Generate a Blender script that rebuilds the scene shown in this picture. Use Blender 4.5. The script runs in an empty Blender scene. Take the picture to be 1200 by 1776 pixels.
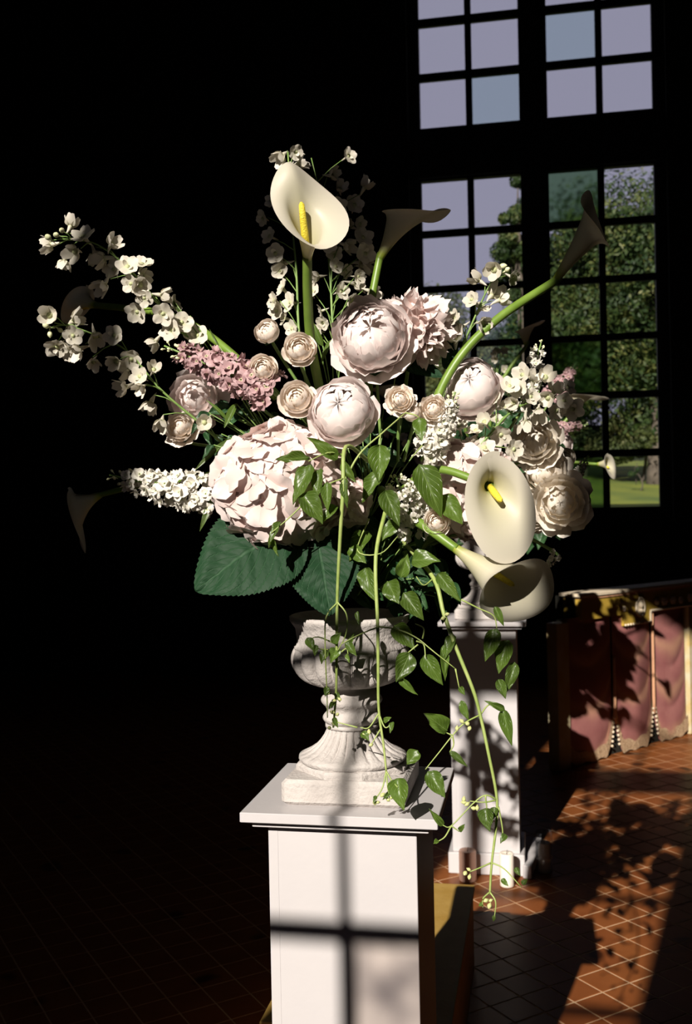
import bpy, math, random
from mathutils import Vector as V, Matrix as M
PI = math.pi
rnd = random.Random(7)
S = bpy.context.scene
COL = S.collection

# ------------------------------------------------------------------ camera, sky, sun, exposure
F_PX, CAM_H, ROLL, HORIZON = 1760.0, 1.56, 0.0198, 881.0
cam_d = bpy.data.cameras.new('camera'); cam = bpy.data.objects.new('camera', cam_d); COL.objects.link(cam)
cam_d.sensor_fit = 'VERTICAL'; cam_d.sensor_height = 36.0; cam_d.lens = F_PX / 1776 * 36
cam_d.clip_start = 0.05; cam_d.clip_end = 300
cam.matrix_world = (M.Translation((0, 0, CAM_H)) @ M.Rotation(PI / 2 - math.atan((888 - HORIZON) / F_PX), 4, 'X')
                    @ M.Rotation(-ROLL, 4, 'Z'))
cam_d.dof.use_dof = True; cam_d.dof.focus_distance = 1.9; cam_d.dof.aperture_fstop = 7.0
S.camera = cam

world = bpy.data.worlds.new('sky'); S.world = world; world.use_nodes = True
bg = world.node_tree.nodes['Background']
bg.inputs['Color'].default_value = (0.39, 0.385, 0.50, 1); bg.inputs['Strength'].default_value = 0.85

SUN = V((0.682, 1.641, -1.0)).normalized()
sun_d = bpy.data.lights.new('sun', 'SUN'); sun_d.energy = 9.6; sun_d.angle = math.radians(0.53)
sun_d.color = (1.0, 0.93, 0.80)
sun = bpy.data.objects.new('sun', sun_d); COL.objects.link(sun)
sun.rotation_euler = SUN.to_track_quat('-Z', 'Y').to_euler(); sun.location = (-4, -9, 9)

S.view_settings.view_transform = 'Standard'; S.view_settings.look = 'None'
S.view_settings.exposure = 0.0; S.view_settings.gamma = 1.0; S.view_settings.use_curve_mapping = False

# ------------------------------------------------------------------ coordinates
_c, _s = math.cos(ROLL), math.sin(ROLL)
def at(x, y, d):                     # world point seen at photo pixel x,y when it stands d metres away
    u, v = x - 600, y - HORIZON
    return V(((_c * u - _s * v) / F_PX * d, d, CAM_H - (_s * u + _c * v) / F_PX * d))
def P3(t): return at(*t)
YAW = 0.186                          # the room, the pedestals and the urns share this turn
E1 = V((math.cos(YAW), -math.sin(YAW), 0)); E2 = V((math.sin(YAW), math.cos(YAW), 0))
RM = M.Rotation(-YAW, 4, 'Z')        # room axes a (along), b (deep), z
def room(a, b, z=0): return E1 * a + E2 * b + V((0, 0, z))

# ------------------------------------------------------------------ materials
def nmat(name):
    m = bpy.data.materials.new(name); m.use_nodes = True
    nt = m.node_tree; nt.nodes.clear()
    out = nt.nodes.new('ShaderNodeOutputMaterial')
    return m, nt, out
def N(nt, typ, **kw):
    n = nt.nodes.new(typ)
    for k, v in kw.items(): setattr(n, k, v)
    return n
def ramp(nt, fac, stops):
    r = N(nt, 'ShaderNodeValToRGB'); el = r.color_ramp.elements
    while len(el) < len(stops): el.new(0.5)
    for e, (p, c) in zip(el, stops): e.position = p; e.color = (*c, 1)
    nt.links.new(fac, r.inputs['Fac']); return r.outputs['Color']
def noise(nt, scale, detail=3, coord='Object', rough=0.5):
    tc = N(nt, 'ShaderNodeTexCoord'); n = N(nt, 'ShaderNodeTexNoise')
    n.inputs['Scale'].default_value = scale; n.inputs['Detail'].default_value = detail
    n.inputs['Roughness'].default_value = rough
    nt.links.new(tc.outputs[coord], n.inputs['Vector']); return n.outputs['Fac']
def bump(nt, h, strength, dist=0.01):
    b = N(nt, 'ShaderNodeBump'); b.inputs['Strength'].default_value = strength
    b.inputs['Distance'].default_value = dist; nt.links.new(h, b.inputs['Height']); return b.outputs['Normal']
def mix(nt, fac, a, b, blend='MIX'):
    m = N(nt, 'ShaderNodeMix', data_type='RGBA', blend_type=blend)
    for i, v in ((0, fac), (6, a), (7, b)):
        if isinstance(v, (int, float)): m.inputs[i].default_value = v
        elif isinstance(v, tuple): m.inputs[i].default_value = (*v, 1)
        else: nt.links.new(v, m.inputs[i])
    return m.outputs[2]
def solid(name, c1, c2=None, scale=8, rough=0.5, bmp=0, bscale=40, spec=0.5, metal=0, coat=0):
    m, nt, out = nmat(name); p = N(nt, 'ShaderNodeBsdfPrincipled')
    nt.links.new(p.outputs[0], out.inputs[0])
    col = ramp(nt, noise(nt, scale), [(0.3, c1), (0.7, c2 or c1)])
    nt.links.new(col, p.inputs['Base Color'])
    p.inputs['Roughness'].default_value = rough; p.inputs['Metallic'].default_value = metal
    p.inputs['Specular IOR Level'].default_value = spec; p.inputs['Coat Weight'].default_value = coat
    if bmp: nt.links.new(bump(nt, noise(nt, bscale, 4), bmp), p.inputs['Normal'])
    return m
def thin(name, stops, by='v', trans=0.3, rough=0.5, spec=0.3, var=0.12, tcol=None, vein=None):
    """petal or leaf: diffuse + translucent; colour runs along the blade (uv v)"""
    m, nt, out = nmat(name)
    uv = N(nt, 'ShaderNodeUVMap'); sep = N(nt, 'ShaderNodeSeparateXYZ'); nt.links.new(uv.outputs[0], sep.inputs[0])
    col = ramp(nt, sep.outputs['Y' if by == 'v' else 'X'], stops)
    info = N(nt, 'ShaderNodeObjectInfo')
    mr = N(nt, 'ShaderNodeMapRange'); nt.links.new(info.outputs['Random'], mr.inputs[0])
    mr.inputs[3].default_value = 1 - var; mr.inputs[4].default_value = 1 + var * 0.4
    hsv = N(nt, 'ShaderNodeHueSaturation'); nt.links.new(mr.outputs[0], hsv.inputs['Value']); nt.links.new(col, hsv.inputs['Color'])
    c = hsv.outputs[0]
    p = N(nt, 'ShaderNodeBsdfPrincipled')
    p.inputs['Roughness'].default_value = rough; p.inputs['Specular IOR Level'].default_value = spec
    if vein:
        # side veins: |x| - y slanting stripes, and the midrib
        ax = N(nt, 'ShaderNodeMath', operation='SUBTRACT'); nt.links.new(sep.outputs['X'], ax.inputs[0]); ax.inputs[1].default_value = 0.5
        ab = N(nt, 'ShaderNodeMath', operation='ABSOLUTE'); nt.links.new(ax.outputs[0], ab.inputs[0])
        ml = N(nt, 'ShaderNodeMath', operation='MULTIPLY'); nt.links.new(ab.outputs[0], ml.inputs[0]); ml.inputs[1].default_value = vein[1]
        sb = N(nt, 'ShaderNodeMath', operation='SUBTRACT'); nt.links.new(sep.outputs['Y'], sb.inputs[0]); nt.links.new(ml.outputs[0], sb.inputs[1])
        sc = N(nt, 'ShaderNodeMath', operation='MULTIPLY'); nt.links.new(sb.outputs[0], sc.inputs[0]); sc.inputs[1].default_value = vein[0]
        fr = N(nt, 'ShaderNodeMath', operation='PINGPONG'); nt.links.new(sc.outputs[0], fr.inputs[0]); fr.inputs[1].default_value = 0.5
        w1 = N(nt, 'ShaderNodeMapRange'); nt.links.new(fr.outputs[0], w1.inputs[0])
        w1.inputs[1].default_value = 0.0; w1.inputs[2].default_value = 0.10; w1.inputs[3].default_value = 1; w1.inputs[4].default_value = 0
        w2 = N(nt, 'ShaderNodeMapRange'); nt.links.new(ab.outputs[0], w2.inputs[0])
        w2.inputs[1].default_value = 0.008; w2.inputs[2].default_value = 0.025; w2.inputs[3].default_value = 1; w2.inputs[4].default_value = 0
        mx = N(nt, 'ShaderNodeMath', operation='MAXIMUM'); nt.links.new(w1.outputs[0], mx.inputs[0]); nt.links.new(w2.outputs[0], mx.inputs[1])
        vm = N(nt, 'ShaderNodeMath', operation='MULTIPLY'); nt.links.new(mx.outputs[0], vm.inputs[0]); vm.inputs[1].default_value = 0.55
        c = mix(nt, vm.outputs[0], c, vein[2])
        inv = N(nt, 'ShaderNodeMath', operation='SUBTRACT'); inv.inputs[0].default_value = 1; nt.links.new(mx.outputs[0], inv.inputs[1])
        nt.links.new(bump(nt, inv.outputs[0], 0.5, 0.002), p.inputs['Normal'])
    else:
        nt.links.new(bump(nt, noise(nt, 220, 3, 'UV'), 0.08, 0.002), p.inputs['Normal'])
    nt.links.new(c, p.inputs['Base Color'])
    t = N(nt, 'ShaderNodeBsdfTranslucent')
    nt.links.new(mix(nt, 1.0, c, tcol, 'MULTIPLY') if tcol else c, t.inputs['Color'])
    ms = N(nt, 'ShaderNodeMixShader'); ms.inputs[0].default_value = trans
    nt.links.new(p.outputs[0], ms.inputs[1]); nt.links.new(t.outputs[0], ms.inputs[2]); nt.links.new(ms.outputs[0], out.inputs[0])
    return m

MAT = {}
MAT['blush'] = thin('blush_petal', [(0, (.88, .76, .58)), (.35, (.91, .795, .75)), (1, (.93, .835, .81))], trans=.28)
MAT['cream'] = thin('cream_petal', [(0, (.85, .72, .48)), (.4, (.90, .79, .67)), (1, (.92, .83, .75))], trans=.28)
MAT['ivory'] = thin('ivory_petal', [(0, (.84, .74, .50)), (.4, (.88, .80, .67)), (1, (.90, .83, .74))], trans=.28)
MAT['hyd'] = thin('hydrangea_petal', [(0, (.72, .52, .47)), (.5, (.78, .64, .60)), (1, (.80, .69, .66))], trans=.22)
MAT['white'] = thin('white_petal', [(0, (.62, .66, .36)), (.25, (.68, .64, .52)), (1, (.74, .69, .60))], trans=.3)
MAT['stockw'] = thin('white_stock_petal', [(0, (.62, .70, .36)), (.25, (.72, .69, .60)), (1, (.78, .74, .67))], trans=.22)
MAT['stockp'] = thin('pink_stock_petal', [(0, (.60, .62, .34)), (.2, (.42, .24, .25)), (1, (.57, .39, .40))], trans=.22)
MAT['calla'] = thin('calla_spathe', [(0, (.14, .23, .02)), (.08, (.34, .40, .05)), (.24, (.56, .53, .32)), (1, (.61, .565, .47))], trans=.28, rough=.42, spec=.4, var=.03)
MAT['spadix'] = solid('spadix_yellow', (.72, .56, .03), (.80, .66, .06), 200, .6, .4, 400)
MAT['stem'] = solid('calla_stem_green', (.11, .19, .02), (.16, .25, .04), 30, .42)
MAT['vstem'] = solid('vine_stem_green', (.22, .30, .07), (.32, .38, .12), 60, .5)
MAT['dstem'] = solid('flower_stem_green', (.12, .22, .05), (.2, .3, .08), 60, .5)
MAT['bud'] = solid('pale_bud', (.55, .60, .30), (.72, .70, .48), 60, .55)
MAT['budp'] = solid('yellow_green_bud', (.42, .46, .16), (.6, .58, .3), 60, .55)
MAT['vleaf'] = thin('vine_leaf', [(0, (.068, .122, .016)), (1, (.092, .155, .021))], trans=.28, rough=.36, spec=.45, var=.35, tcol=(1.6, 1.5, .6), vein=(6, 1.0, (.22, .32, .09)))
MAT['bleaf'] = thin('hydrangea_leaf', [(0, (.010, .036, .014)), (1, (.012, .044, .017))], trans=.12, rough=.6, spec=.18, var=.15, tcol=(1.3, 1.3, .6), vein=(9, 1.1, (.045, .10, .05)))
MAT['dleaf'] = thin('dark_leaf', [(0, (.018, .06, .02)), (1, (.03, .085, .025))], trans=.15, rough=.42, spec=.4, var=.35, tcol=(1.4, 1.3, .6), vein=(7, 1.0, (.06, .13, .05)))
MAT['stone'] = solid('cast_stone', (.38, .345, .325), (.50, .46, .435), 14, .85, .35, 130, spec=.25)
MAT['paint'] = solid('white_painted_wood', (.455, .43, .435), (.49, .46, .46), 5, .42, .03, 60, spec=.4)
MAT['side'] = MAT['paint']
MAT['dark'] = solid('dark_panelling', (.022, .022, .018), (.03, .029, .024), 3, .8, .1, 20, spec=.1)  # near-black stands for unlit wall paint; the room's shade put into colour
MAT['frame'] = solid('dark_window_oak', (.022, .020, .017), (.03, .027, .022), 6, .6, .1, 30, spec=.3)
MAT['grout'] = solid('pale_grout', (.44, .28, .165), (.54, .36, .22), 30, .9, spec=.1)
MAT['ochre'] = solid('ochre_board', (.34, .20, .04), (.40, .25, .065), 18, .6, .1, 80)
MAT['wax'] = solid('candle_wax', (.78, .68, .58), (.82, .74, .64), 10, .5)
MAT['waxp'] = solid('blush_candle_wax', (.62, .36, .28), (.66, .42, .32), 10, .5)
MAT['wick'] = solid('black_wick', (.02, .02, .02), None, 10, .9)
MAT['drape'] = solid('rose_drape', (.33, .125, .115), (.42, .19, .14), 7, .75, .1, 90, spec=.2)
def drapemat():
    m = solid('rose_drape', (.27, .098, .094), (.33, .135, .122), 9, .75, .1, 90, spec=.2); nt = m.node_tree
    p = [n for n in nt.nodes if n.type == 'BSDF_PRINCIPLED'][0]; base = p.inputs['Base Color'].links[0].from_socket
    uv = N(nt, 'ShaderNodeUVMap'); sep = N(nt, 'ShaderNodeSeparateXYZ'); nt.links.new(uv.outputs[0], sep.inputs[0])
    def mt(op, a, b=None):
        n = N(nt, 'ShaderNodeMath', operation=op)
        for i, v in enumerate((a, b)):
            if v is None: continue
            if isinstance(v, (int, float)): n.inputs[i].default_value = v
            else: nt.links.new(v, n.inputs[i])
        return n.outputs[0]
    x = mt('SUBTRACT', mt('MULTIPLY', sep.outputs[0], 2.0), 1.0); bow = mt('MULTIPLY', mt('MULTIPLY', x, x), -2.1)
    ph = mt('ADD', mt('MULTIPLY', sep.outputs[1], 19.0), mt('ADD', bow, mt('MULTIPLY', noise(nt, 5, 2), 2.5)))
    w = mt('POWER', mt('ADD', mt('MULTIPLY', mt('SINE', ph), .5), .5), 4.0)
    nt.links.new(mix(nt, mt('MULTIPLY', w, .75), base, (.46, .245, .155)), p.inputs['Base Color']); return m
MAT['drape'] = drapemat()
MAT['fold'] = solid('gold_pink_fold', (.52, .27, .15), (.56, .30, .17), 20, .75)
MAT['fold2'] = solid('rose_gold_fold', (.40, .165, .125), (.47, .22, .15), 12, .75, spec=.2)
MAT['fringe'] = solid('beaded_fringe', (.30, .17, .09), (.58, .42, .26), 160, .8, .5, 160)
MAT['goldp'] = solid('ochre_frieze_paint', (.37, .24, .028), (.45, .295, .04), 12, .65, .1, 50)
MAT['creamp'] = solid('cream_relief_paint', (.56, .46, .32), (.64, .54, .41), 40, .7, .2, 80)
MAT['creamg'] = solid('cream_gold_marbling', (.56, .50, .36), (.47, .33, .10), 9, .6, .1, 50)
MAT['bark'] = solid('tree_bark', (.05, .04, .03), (.10, .08, .06), 6, .9, .5, 20)
def leafmass(name, c1, c2, c3):
    m, nt, out = nmat(name)
    col = ramp(nt, noise(nt, 1.6, 5, rough=.7), [(0.36, c1), (0.52, c2), (0.66, c3)])  # darkest and yellowest patches put foliage shadow and highlight into the colour
    p = N(nt, 'ShaderNodeBsdfPrincipled'); p.inputs['Roughness'].default_value = .55; p.inputs['Specular IOR Level'].default_value = .3
    t = N(nt, 'ShaderNodeBsdfTranslucent'); ms = N(nt, 'ShaderNodeMixShader'); ms.inputs[0].default_value = .25
    nt.links.new(col, p.inputs['Base Color']); nt.links.new(col, t.inputs[0])
    nt.links.new(p.outputs[0], ms.inputs[1]); nt.links.new(t.outputs[0], ms.inputs[2]); nt.links.new(ms.outputs[0], out.inputs[0])
    return m
MAT['tree1'] = leafmass('broadleaf_foliage', (.008, .024, .006), (.035, .062, .014), (.15, .15, .04))
MAT['tree2'] = leafmass('dark_foliage', (.005, .018, .007), (.016, .042, .013), (.06, .09, .025))
MAT['tree3'] = leafmass('olive_foliage', (.03, .05, .015), (.07, .09, .025), (.14, .13, .05))
MAT['lawn'] = solid('lawn_grass', (.05, .085, .006), (.15, .17, .012), .8, .9, .5, 14)
def tilemat():
    m, nt, out = nmat('terracotta_tile')
    p = N(nt, 'ShaderNodeBsdfPrincipled'); nt.links.new(p.outputs[0], out.inputs[0])
    info = N(nt, 'ShaderNodeObjectInfo')
    base = ramp(nt, info.outputs['Random'], [(0, (.165, .046, .012)), (.5, (.19, .057, .015)), (1, (.21, .068, .018))])
    g = N(nt, 'ShaderNodeTexCoord'); mp = N(nt, 'ShaderNodeNewGeometry')
    n = N(nt, 'ShaderNodeTexNoise'); n.inputs['Scale'].default_value = 9; n.inputs['Detail'].default_value = 4
    nt.links.new(mp.outputs['Position'], n.inputs['Vector'])
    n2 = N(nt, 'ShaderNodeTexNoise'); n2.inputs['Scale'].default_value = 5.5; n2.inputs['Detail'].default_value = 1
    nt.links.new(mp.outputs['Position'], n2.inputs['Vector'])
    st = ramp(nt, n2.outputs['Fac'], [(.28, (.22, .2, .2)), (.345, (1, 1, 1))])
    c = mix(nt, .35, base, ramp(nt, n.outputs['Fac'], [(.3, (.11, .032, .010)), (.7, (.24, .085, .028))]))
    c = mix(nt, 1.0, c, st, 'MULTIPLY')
    nt.links.new(c, p.inputs['Base Color'])
    p.inputs['Roughness'].default_value = .33; p.inputs['Specular IOR Level'].default_value = .045
    nt.links.new(bump(nt, n.outputs['Fac'], .25, .004), p.inputs['Normal'])
    return m
MAT['tile'] = tilemat()
def glassmat(name, tint, rough=0, clear=.93):
    m, nt, out = nmat(name)
    gl = N(nt, 'ShaderNodeBsdfGlossy'); gl.inputs['Roughness'].default_value = .04
    gl.inputs['Color'].default_value = (.7, .75, .8, 1)
    if rough:
        tr = N(nt, 'ShaderNodeBsdfRefraction'); tr.inputs['Roughness'].default_value = rough; tr.inputs['IOR'].default_value = 1.02
    else:
        tr = N(nt, 'ShaderNodeBsdfTransparent')
    tr.inputs['Color'].default_value = (*tint, 1)
    ms = N(nt, 'ShaderNodeMixShader'); ms.inputs[0].default_value = 1 - clear
    nt.links.new(tr.outputs[0], ms.inputs[1]); nt.links.new(gl.outputs[0], ms.inputs[2]); nt.links.new(ms.outputs[0], out.inputs[0])
    return m
MAT['glass'] = glassmat('clear_pane', (.96, .96, .98))
MAT['glass2'] = glassmat('bluish_pane', (.86, .94, .95))
MAT['hazy'] = glassmat('hazy_old_pane', (.46, .58, .46), .26)
def mottleglass():
    m = glassmat('stained_old_pane', (.7, .68, .68)); nt = m.node_tree
    tr = [n for n in nt.nodes if n.type == 'BSDF_TRANSPARENT'][0]
    nt.links.new(ramp(nt, noise(nt, 14, 2), [(.3, (.48, .46, .47)), (.7, (.92, .88, .86))]), tr.inputs[0]); return m  # uneven tint added to this unseen pane to mottle sun on the pedestal
MAT['old'] = mottleglass()
MAT['jar'] = glassmat('candle_glass', (.95, .95, .95), 0, .88)

# ------------------------------------------------------------------ mesh helpers
class MB:
    def __init__(s): s.v = []; s.f = []; s.uv = []
    def grid(s, fn, nu, nv, closed=False):
        o = len(s.v); cu = nu if closed else nu + 1
        for j in range(nv + 1):
            for i in range(cu):
                u, v = i / nu, j / nv
                s.v.append(tuple(fn(u, v))); s.uv.append((u, v))
        for j in range(nv):
            for i in range(nu):
                a = o + j * cu + i; b = o + j * cu + (i + 1) % cu
                s.f.append((a, b, b + cu, a + cu))
        return s
    def tube(s, pts, rad, n=8, caps=True):
        pts = [V(p) for p in pts]; k = len(pts)
        if not hasattr(rad, '__len__'): rad = [rad] * k
        o = len(s.v); ref = V((.3, .2, .93))
        for i, p in enumerate(pts):
            t = (pts[min(i + 1, k - 1)] - pts[max(i - 1, 0)]).normalized()
            if abs(t.dot(ref)) > .97: ref = V((.93, .3, .2))
            x = t.cross(ref).normalized(); y = t.cross(x)
            ref = ref
            for q in range(n):
                a = 2 * PI * q / n
                s.v.append(tuple(p + (x * math.cos(a) + y * math.sin(a)) * rad[i])); s.uv.append((q / n, i / max(1, k - 1)))
        for i in range(k - 1):
            for q in range(n):
                a = o + i * n + q; b = o + i * n + (q + 1) % n
                s.f.append((a, b, b + n, a + n))
        if caps:
            s.f.append(tuple(o + q for q in range(n))[::-1]); s.f.append(tuple(o + (k - 1) * n + q for q in range(n)))
        return s
    def box(s, lo, hi, bev=0):
        x0, y0, z0 = lo; x1, y1, z1 = hi
        o = len(s.v)
        if not bev:
            vs = [(x0, y0, z0), (x1, y0, z0), (x1, y1, z0), (x0, y1, z0), (x0, y0, z1), (x1, y0, z1), (x1, y1, z1), (x0, y1, z1)]
            fs = [(3, 2, 1, 0), (4, 5, 6, 7), (0, 1, 5, 4), (1, 2, 6, 5), (2, 3, 7, 6), (3, 0, 4, 7)]
        else:
            b = bev; vs = []; fs = []
            rings = [(b, z0), (0, z0 + b), (0, z1 - b), (b, z1)]
            for ins, z in rings:
                X0, X1, Y0, Y1 = x0 + ins, x1 - ins, y0 + ins, y1 - ins
                vs += [(X0 + b, Y0, z), (X1 - b, Y0, z), (X1, Y0 + b, z), (X1, Y1 - b, z), (X1 - b, Y1, z), (X0 + b, Y1, z), (X0, Y1 - b, z), (X0, Y0 + b, z)]
            for r in range(3):
                for q in range(8):
                    a = r * 8 + q; c = r * 8 + (q + 1) % 8
                    fs.append((a, c, c + 8, a + 8))
            fs.append(tuple(range(7, -1, -1))); fs.append(tuple(range(24, 32)))
        s.v += vs; s.uv += [(0, 0)] * len(vs); s.f += [tuple(o + i for i in f) for f in fs]
        return s
    def lathe(s, prof, n=48, fn=None):
        def g(u, v):
            x = v * (len(prof) - 1); i = min(int(x), len(prof) - 2); t = x - i
            r = prof[i][0] * (1 - t) + prof[i + 1][0] * t; z = prof[i][1] * (1 - t) + prof[i + 1][1] * t
            a = 2 * PI * u
            if fn: r = fn(r, z, a)
            return (r * math.cos(a), r * math.sin(a), z)
        return s.grid(g, n, len(prof) - 1, True)
    def sphere(s, c, r, n=8, m=6, sz=1):
        c = V(c)
        return s.grid(lambda u, v: c + V((math.cos(2 * PI * u) * math.sin(PI * v) * r, math.sin(2 * PI * u) * math.sin(PI * v) * r, -math.cos(PI * v) * r * sz)), n, m, True)
    def mesh(s, name, mat, smooth=True):
        me = bpy.data.meshes.new(name); me.from_pydata(s.v, [], s.f)
        ul = me.uv_layers.new(name='UVMap'); li = [0] * len(me.loops); me.loops.foreach_get('vertex_index', li)
        flat = []
        for i in li: flat += s.uv[i]
        ul.data.foreach_set('uv', flat)
        me.materials.append(MAT[mat] if isinstance(mat, str) else mat)
        if smooth: me.polygons.foreach_set('use_smooth', [True] * len(me.polygons))
        me.update(); return me
    def build(s, name, mat, parent=None, mw=None, smooth=True):
        return obj(name, s.mesh(name, mat, smooth), parent, mw)
def obj(name, me, parent=None, mw=None):
    """mw is a world matrix; parents are only ever moved, never turned, while building"""
    o = bpy.data.objects.new(name, me); COL.objects.link(o)
    mw = mw or M.Identity(4)
    if parent:
        o.parent = parent
        o.matrix_basis = WORLD[parent.name].inverted() @ mw
    else: o.matrix_basis = mw
    WORLD[o.name] = mw.copy()
    return o
WORLD = {}
def tag(o, label=None, cat=None, group=None, kind=None):
    if label: o['label'] = label
    if cat: o['category'] = cat
    if group: o['group'] = group
    if kind: o['kind'] = kind
    return o
def thing(name, loc, label, cat, group=None):
    o = bpy.data.objects.new(name, None); COL.objects.link(o); o.empty_display_size = .02
    o.location = loc; WORLD[o.name] = M.Translation(loc)
    return tag(o, label, cat, group)
def frame(o, z, x=(1, 0, 0), s=1):
    z = V(z).normalized(); x = V(x); x = x - z * x.dot(z)
    if x.length < 1e-4: x = V((0, 0, 1)) - z * z.z
    x.normalize(); y = z.cross(x)
    m = M.Identity(4)
    for i in range(3): m[i][0] = x[i] * s; m[i][1] = y[i] * s; m[i][2] = z[i] * s; m[i][3] = o[i]
    return m
def smooth_path(pts, n=6):
    pts = [V(p) for p in pts]
    if len(pts) < 3: return [pts[0].lerp(pts[-1], i / n) for i in range(n + 1)]
    q = [pts[0] * 2 - pts[1]] + pts + [pts[-1] * 2 - pts[-2]]; out = []
    for i in range(1, len(q) - 2):
        a, b, c, d = q[i - 1:i + 3]
        for k in range(n):
            t = k / n
            out.append(.5 * ((2 * b) + (c - a) * t + (2 * a - 5 * b + 4 * c - d) * t * t + (3 * b - a - 3 * c + d) * t ** 3))
    out.append(pts[-1]); return out
def rv(a=1): return V((rnd.uniform(-a, a), rnd.uniform(-a, a), rnd.uniform(-a, a)))
TOCAM = V((0, -1, .15))

# ------------------------------------------------------------------ the room
def rbox(name, a0, a1, b0, b1, z0, z1, mat, parent=None, bev=0):
    return MB().box((a0, b0, z0), (a1, b1, z1), bev).build(name, mat, parent, RM, False)
A0, A1, B0, B1, ZC = -6.0, 3.4, -1.3, 9.2, 7.4
fl = tag(rbox('floor', A0 - .3, A1 + .3, B0 - .3, B1 + .3, -.2, -.0012, 'grout'), kind='structure')
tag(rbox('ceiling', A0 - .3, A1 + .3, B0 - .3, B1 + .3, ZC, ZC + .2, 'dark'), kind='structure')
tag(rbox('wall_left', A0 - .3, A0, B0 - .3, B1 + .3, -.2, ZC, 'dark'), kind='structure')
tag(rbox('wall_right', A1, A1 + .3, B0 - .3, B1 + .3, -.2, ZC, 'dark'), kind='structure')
def wall_with_hole(name, b0, b1, ha0, ha1, hz0, hz1):
    m = MB()
    m.box((A0, b0, -.2), (ha0, b1, ZC)); m.box((ha1, b0, -.2), (A1, b1, ZC))
    m.box((ha0, b0, -.2), (ha1, b1, hz0)); m.box((ha0, b0, hz1), (ha1, b1, ZC))
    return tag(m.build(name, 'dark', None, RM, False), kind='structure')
# far wall with the tall cross window
COLS = [(-.99, -.57), (-.51, -.09), (.16, .585), (.645, 1.07)]
ROWS_LO = [(4.095, 4.545), (3.585, 4.03), (3.068, 3.523), (2.553, 3.008), (2.035, 2.489), (1.52, 1.968)]
ROWS_UP = [(5.03, 5.465), (5.537, 5.965), (6.04, 6.47)]
wall_with_hole('wall_back', B1, B1 + .45, -1.09, 1.17, 1.42, 6.57)
win = MB().box((-1.09, B1 + .10, 1.42), (1.17, B1 + .22, 1.50)).box((-1.09, B1 + .10, 6.49), (1.17, B1 + .22, 6.57)) \
    .box((-1.09, B1 + .10, 1.50), (-1.01, B1 + .22, 6.49)).box((1.09, B1 + .10, 1.50), (1.17, B1 + .22, 6.49)) \
    .build('window_1', 'frame', None, RM, False); tag(win, kind='structure')
rbox('mullion', -.07, .14, B1 + .08, B1 + .24, 1.50, 6.49, 'frame', win)
rbox('transom', -1.01, -.07, B1 + .08, B1 + .24, 4.565, 5.01, 'frame', win)
rbox('transom', .14, 1.09, B1 + .08, B1 + .24, 4.565, 5.01, 'frame', win)
for (x0, x1) in ((-1.01, -.07), (.14, 1.09)):
    c0, c1 = [c for c in COLS if c[0] >= x0 - .01 and c[1] <= x1 + .01]
    for rows in (ROWS_LO, ROWS_UP):
        rows = sorted(rows); zb, zt = rows[0][0], rows[-1][1]
        rbox('casement_stile', x0, c0[0], B1 + .12, B1 + .19, zb - .02, zt + .02, 'frame', win)
        rbox('casement_stile', c1[1], x1, B1 + .12, B1 + .19, zb - .02, zt + .02, 'frame', win)
        rbox('casement_rail', c0[0], c1[1], B1 + .12, B1 + .19, zb - .02, zb, 'frame', win)
        rbox('casement_rail', c0[0], c1[1], B1 + .12, B1 + .19, zt, zt + .02, 'frame', win)
        rbox('muntin', c0[1], c1[0], B1 + .13, B1 + .17, zb, zt, 'frame', win)
        for q in range(len(rows) - 1):
            rbox('muntin', c0[0], c1[1], B1 + .132, B1 + .168, rows[q][1], rows[q + 1][0], 'frame', win)
for ci, (x0, x1) in enumerate(COLS):
    for ri, (z0, z1) in enumerate(ROWS_LO + ROWS_UP):
        mt = 'hazy' if (ci, ri) in ((2, 0), (2, 3), (2, 5)) else ('glass2' if (ci, ri) in ((1, 6), (2, 7)) else 'glass')
        rbox('pane', x0 - .004, x1 + .004, B1 + .148, B1 + .152, z0 - .004, z1 + .004, mt, win)
# near wall behind the photographer: the window the sun comes through
DA, DZ = -.6645, 1.8116
def wz(z): return z + DZ
def wa(a): return a + DA
wall_with_hole('wall_front', B0 - .3, B0, wa(-1.03), wa(-.015), wz(-.1), wz(3.85))
w2 = rbox('window_2', wa(-.848), wa(-.795), B0 - .12, B0 - .02, wz(-.1), wz(3.85), 'frame'); tag(w2, kind='structure')
for (x0, x1) in ((wa(-1.03), wa(-.848)), (wa(-.795), wa(-.015))):
    rbox('transom', x0, x1, B0 - .12, B0 - .02, wz(2.24), wz(2.46), 'frame', w2)
    for z in (.29, .81, 1.34, 1.80, 2.94):
        if z == 1.80: continue
        rbox('muntin', x0, x1, B0 - .09, B0 - .05, wz(z) - .0105, wz(z) + .0105, 'frame', w2)
rbox('muntin', wa(-.380) - .0075, wa(-.380) + .0075, B0 - .09, B0 - .05, wz(.81), wz(1.34), 'frame', w2)
rbox('muntin', wa(-.376) - .0125, wa(-.376) + .0125, B0 - .09, B0 - .05, wz(-.1), wz(.81), 'frame', w2)
ZS = [-.1, .29, .81, 1.34, 2.24, 2.46, 2.94, 3.85]; XS = [(-1.03, -.848), (-.795, -.380), (-.380, -.015)]
for zi in range(len(ZS) - 1):
    if ZS[zi] == 2.24: continue
    for xi, (x0, x1) in enumerate(XS):
        rbox('pane', wa(x0), wa(x1), B0 - .072, B0 - .068, wz(ZS[zi]), wz(ZS[zi + 1]), 'old' if (xi == 2 and zi < 2) else 'glass', w2)
rbox('muntin', wa(-.380) - .014, wa(-.380) + .014, B0 - .09, B0 - .05, wz(2.46), wz(3.85), 'frame', w2)

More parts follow.
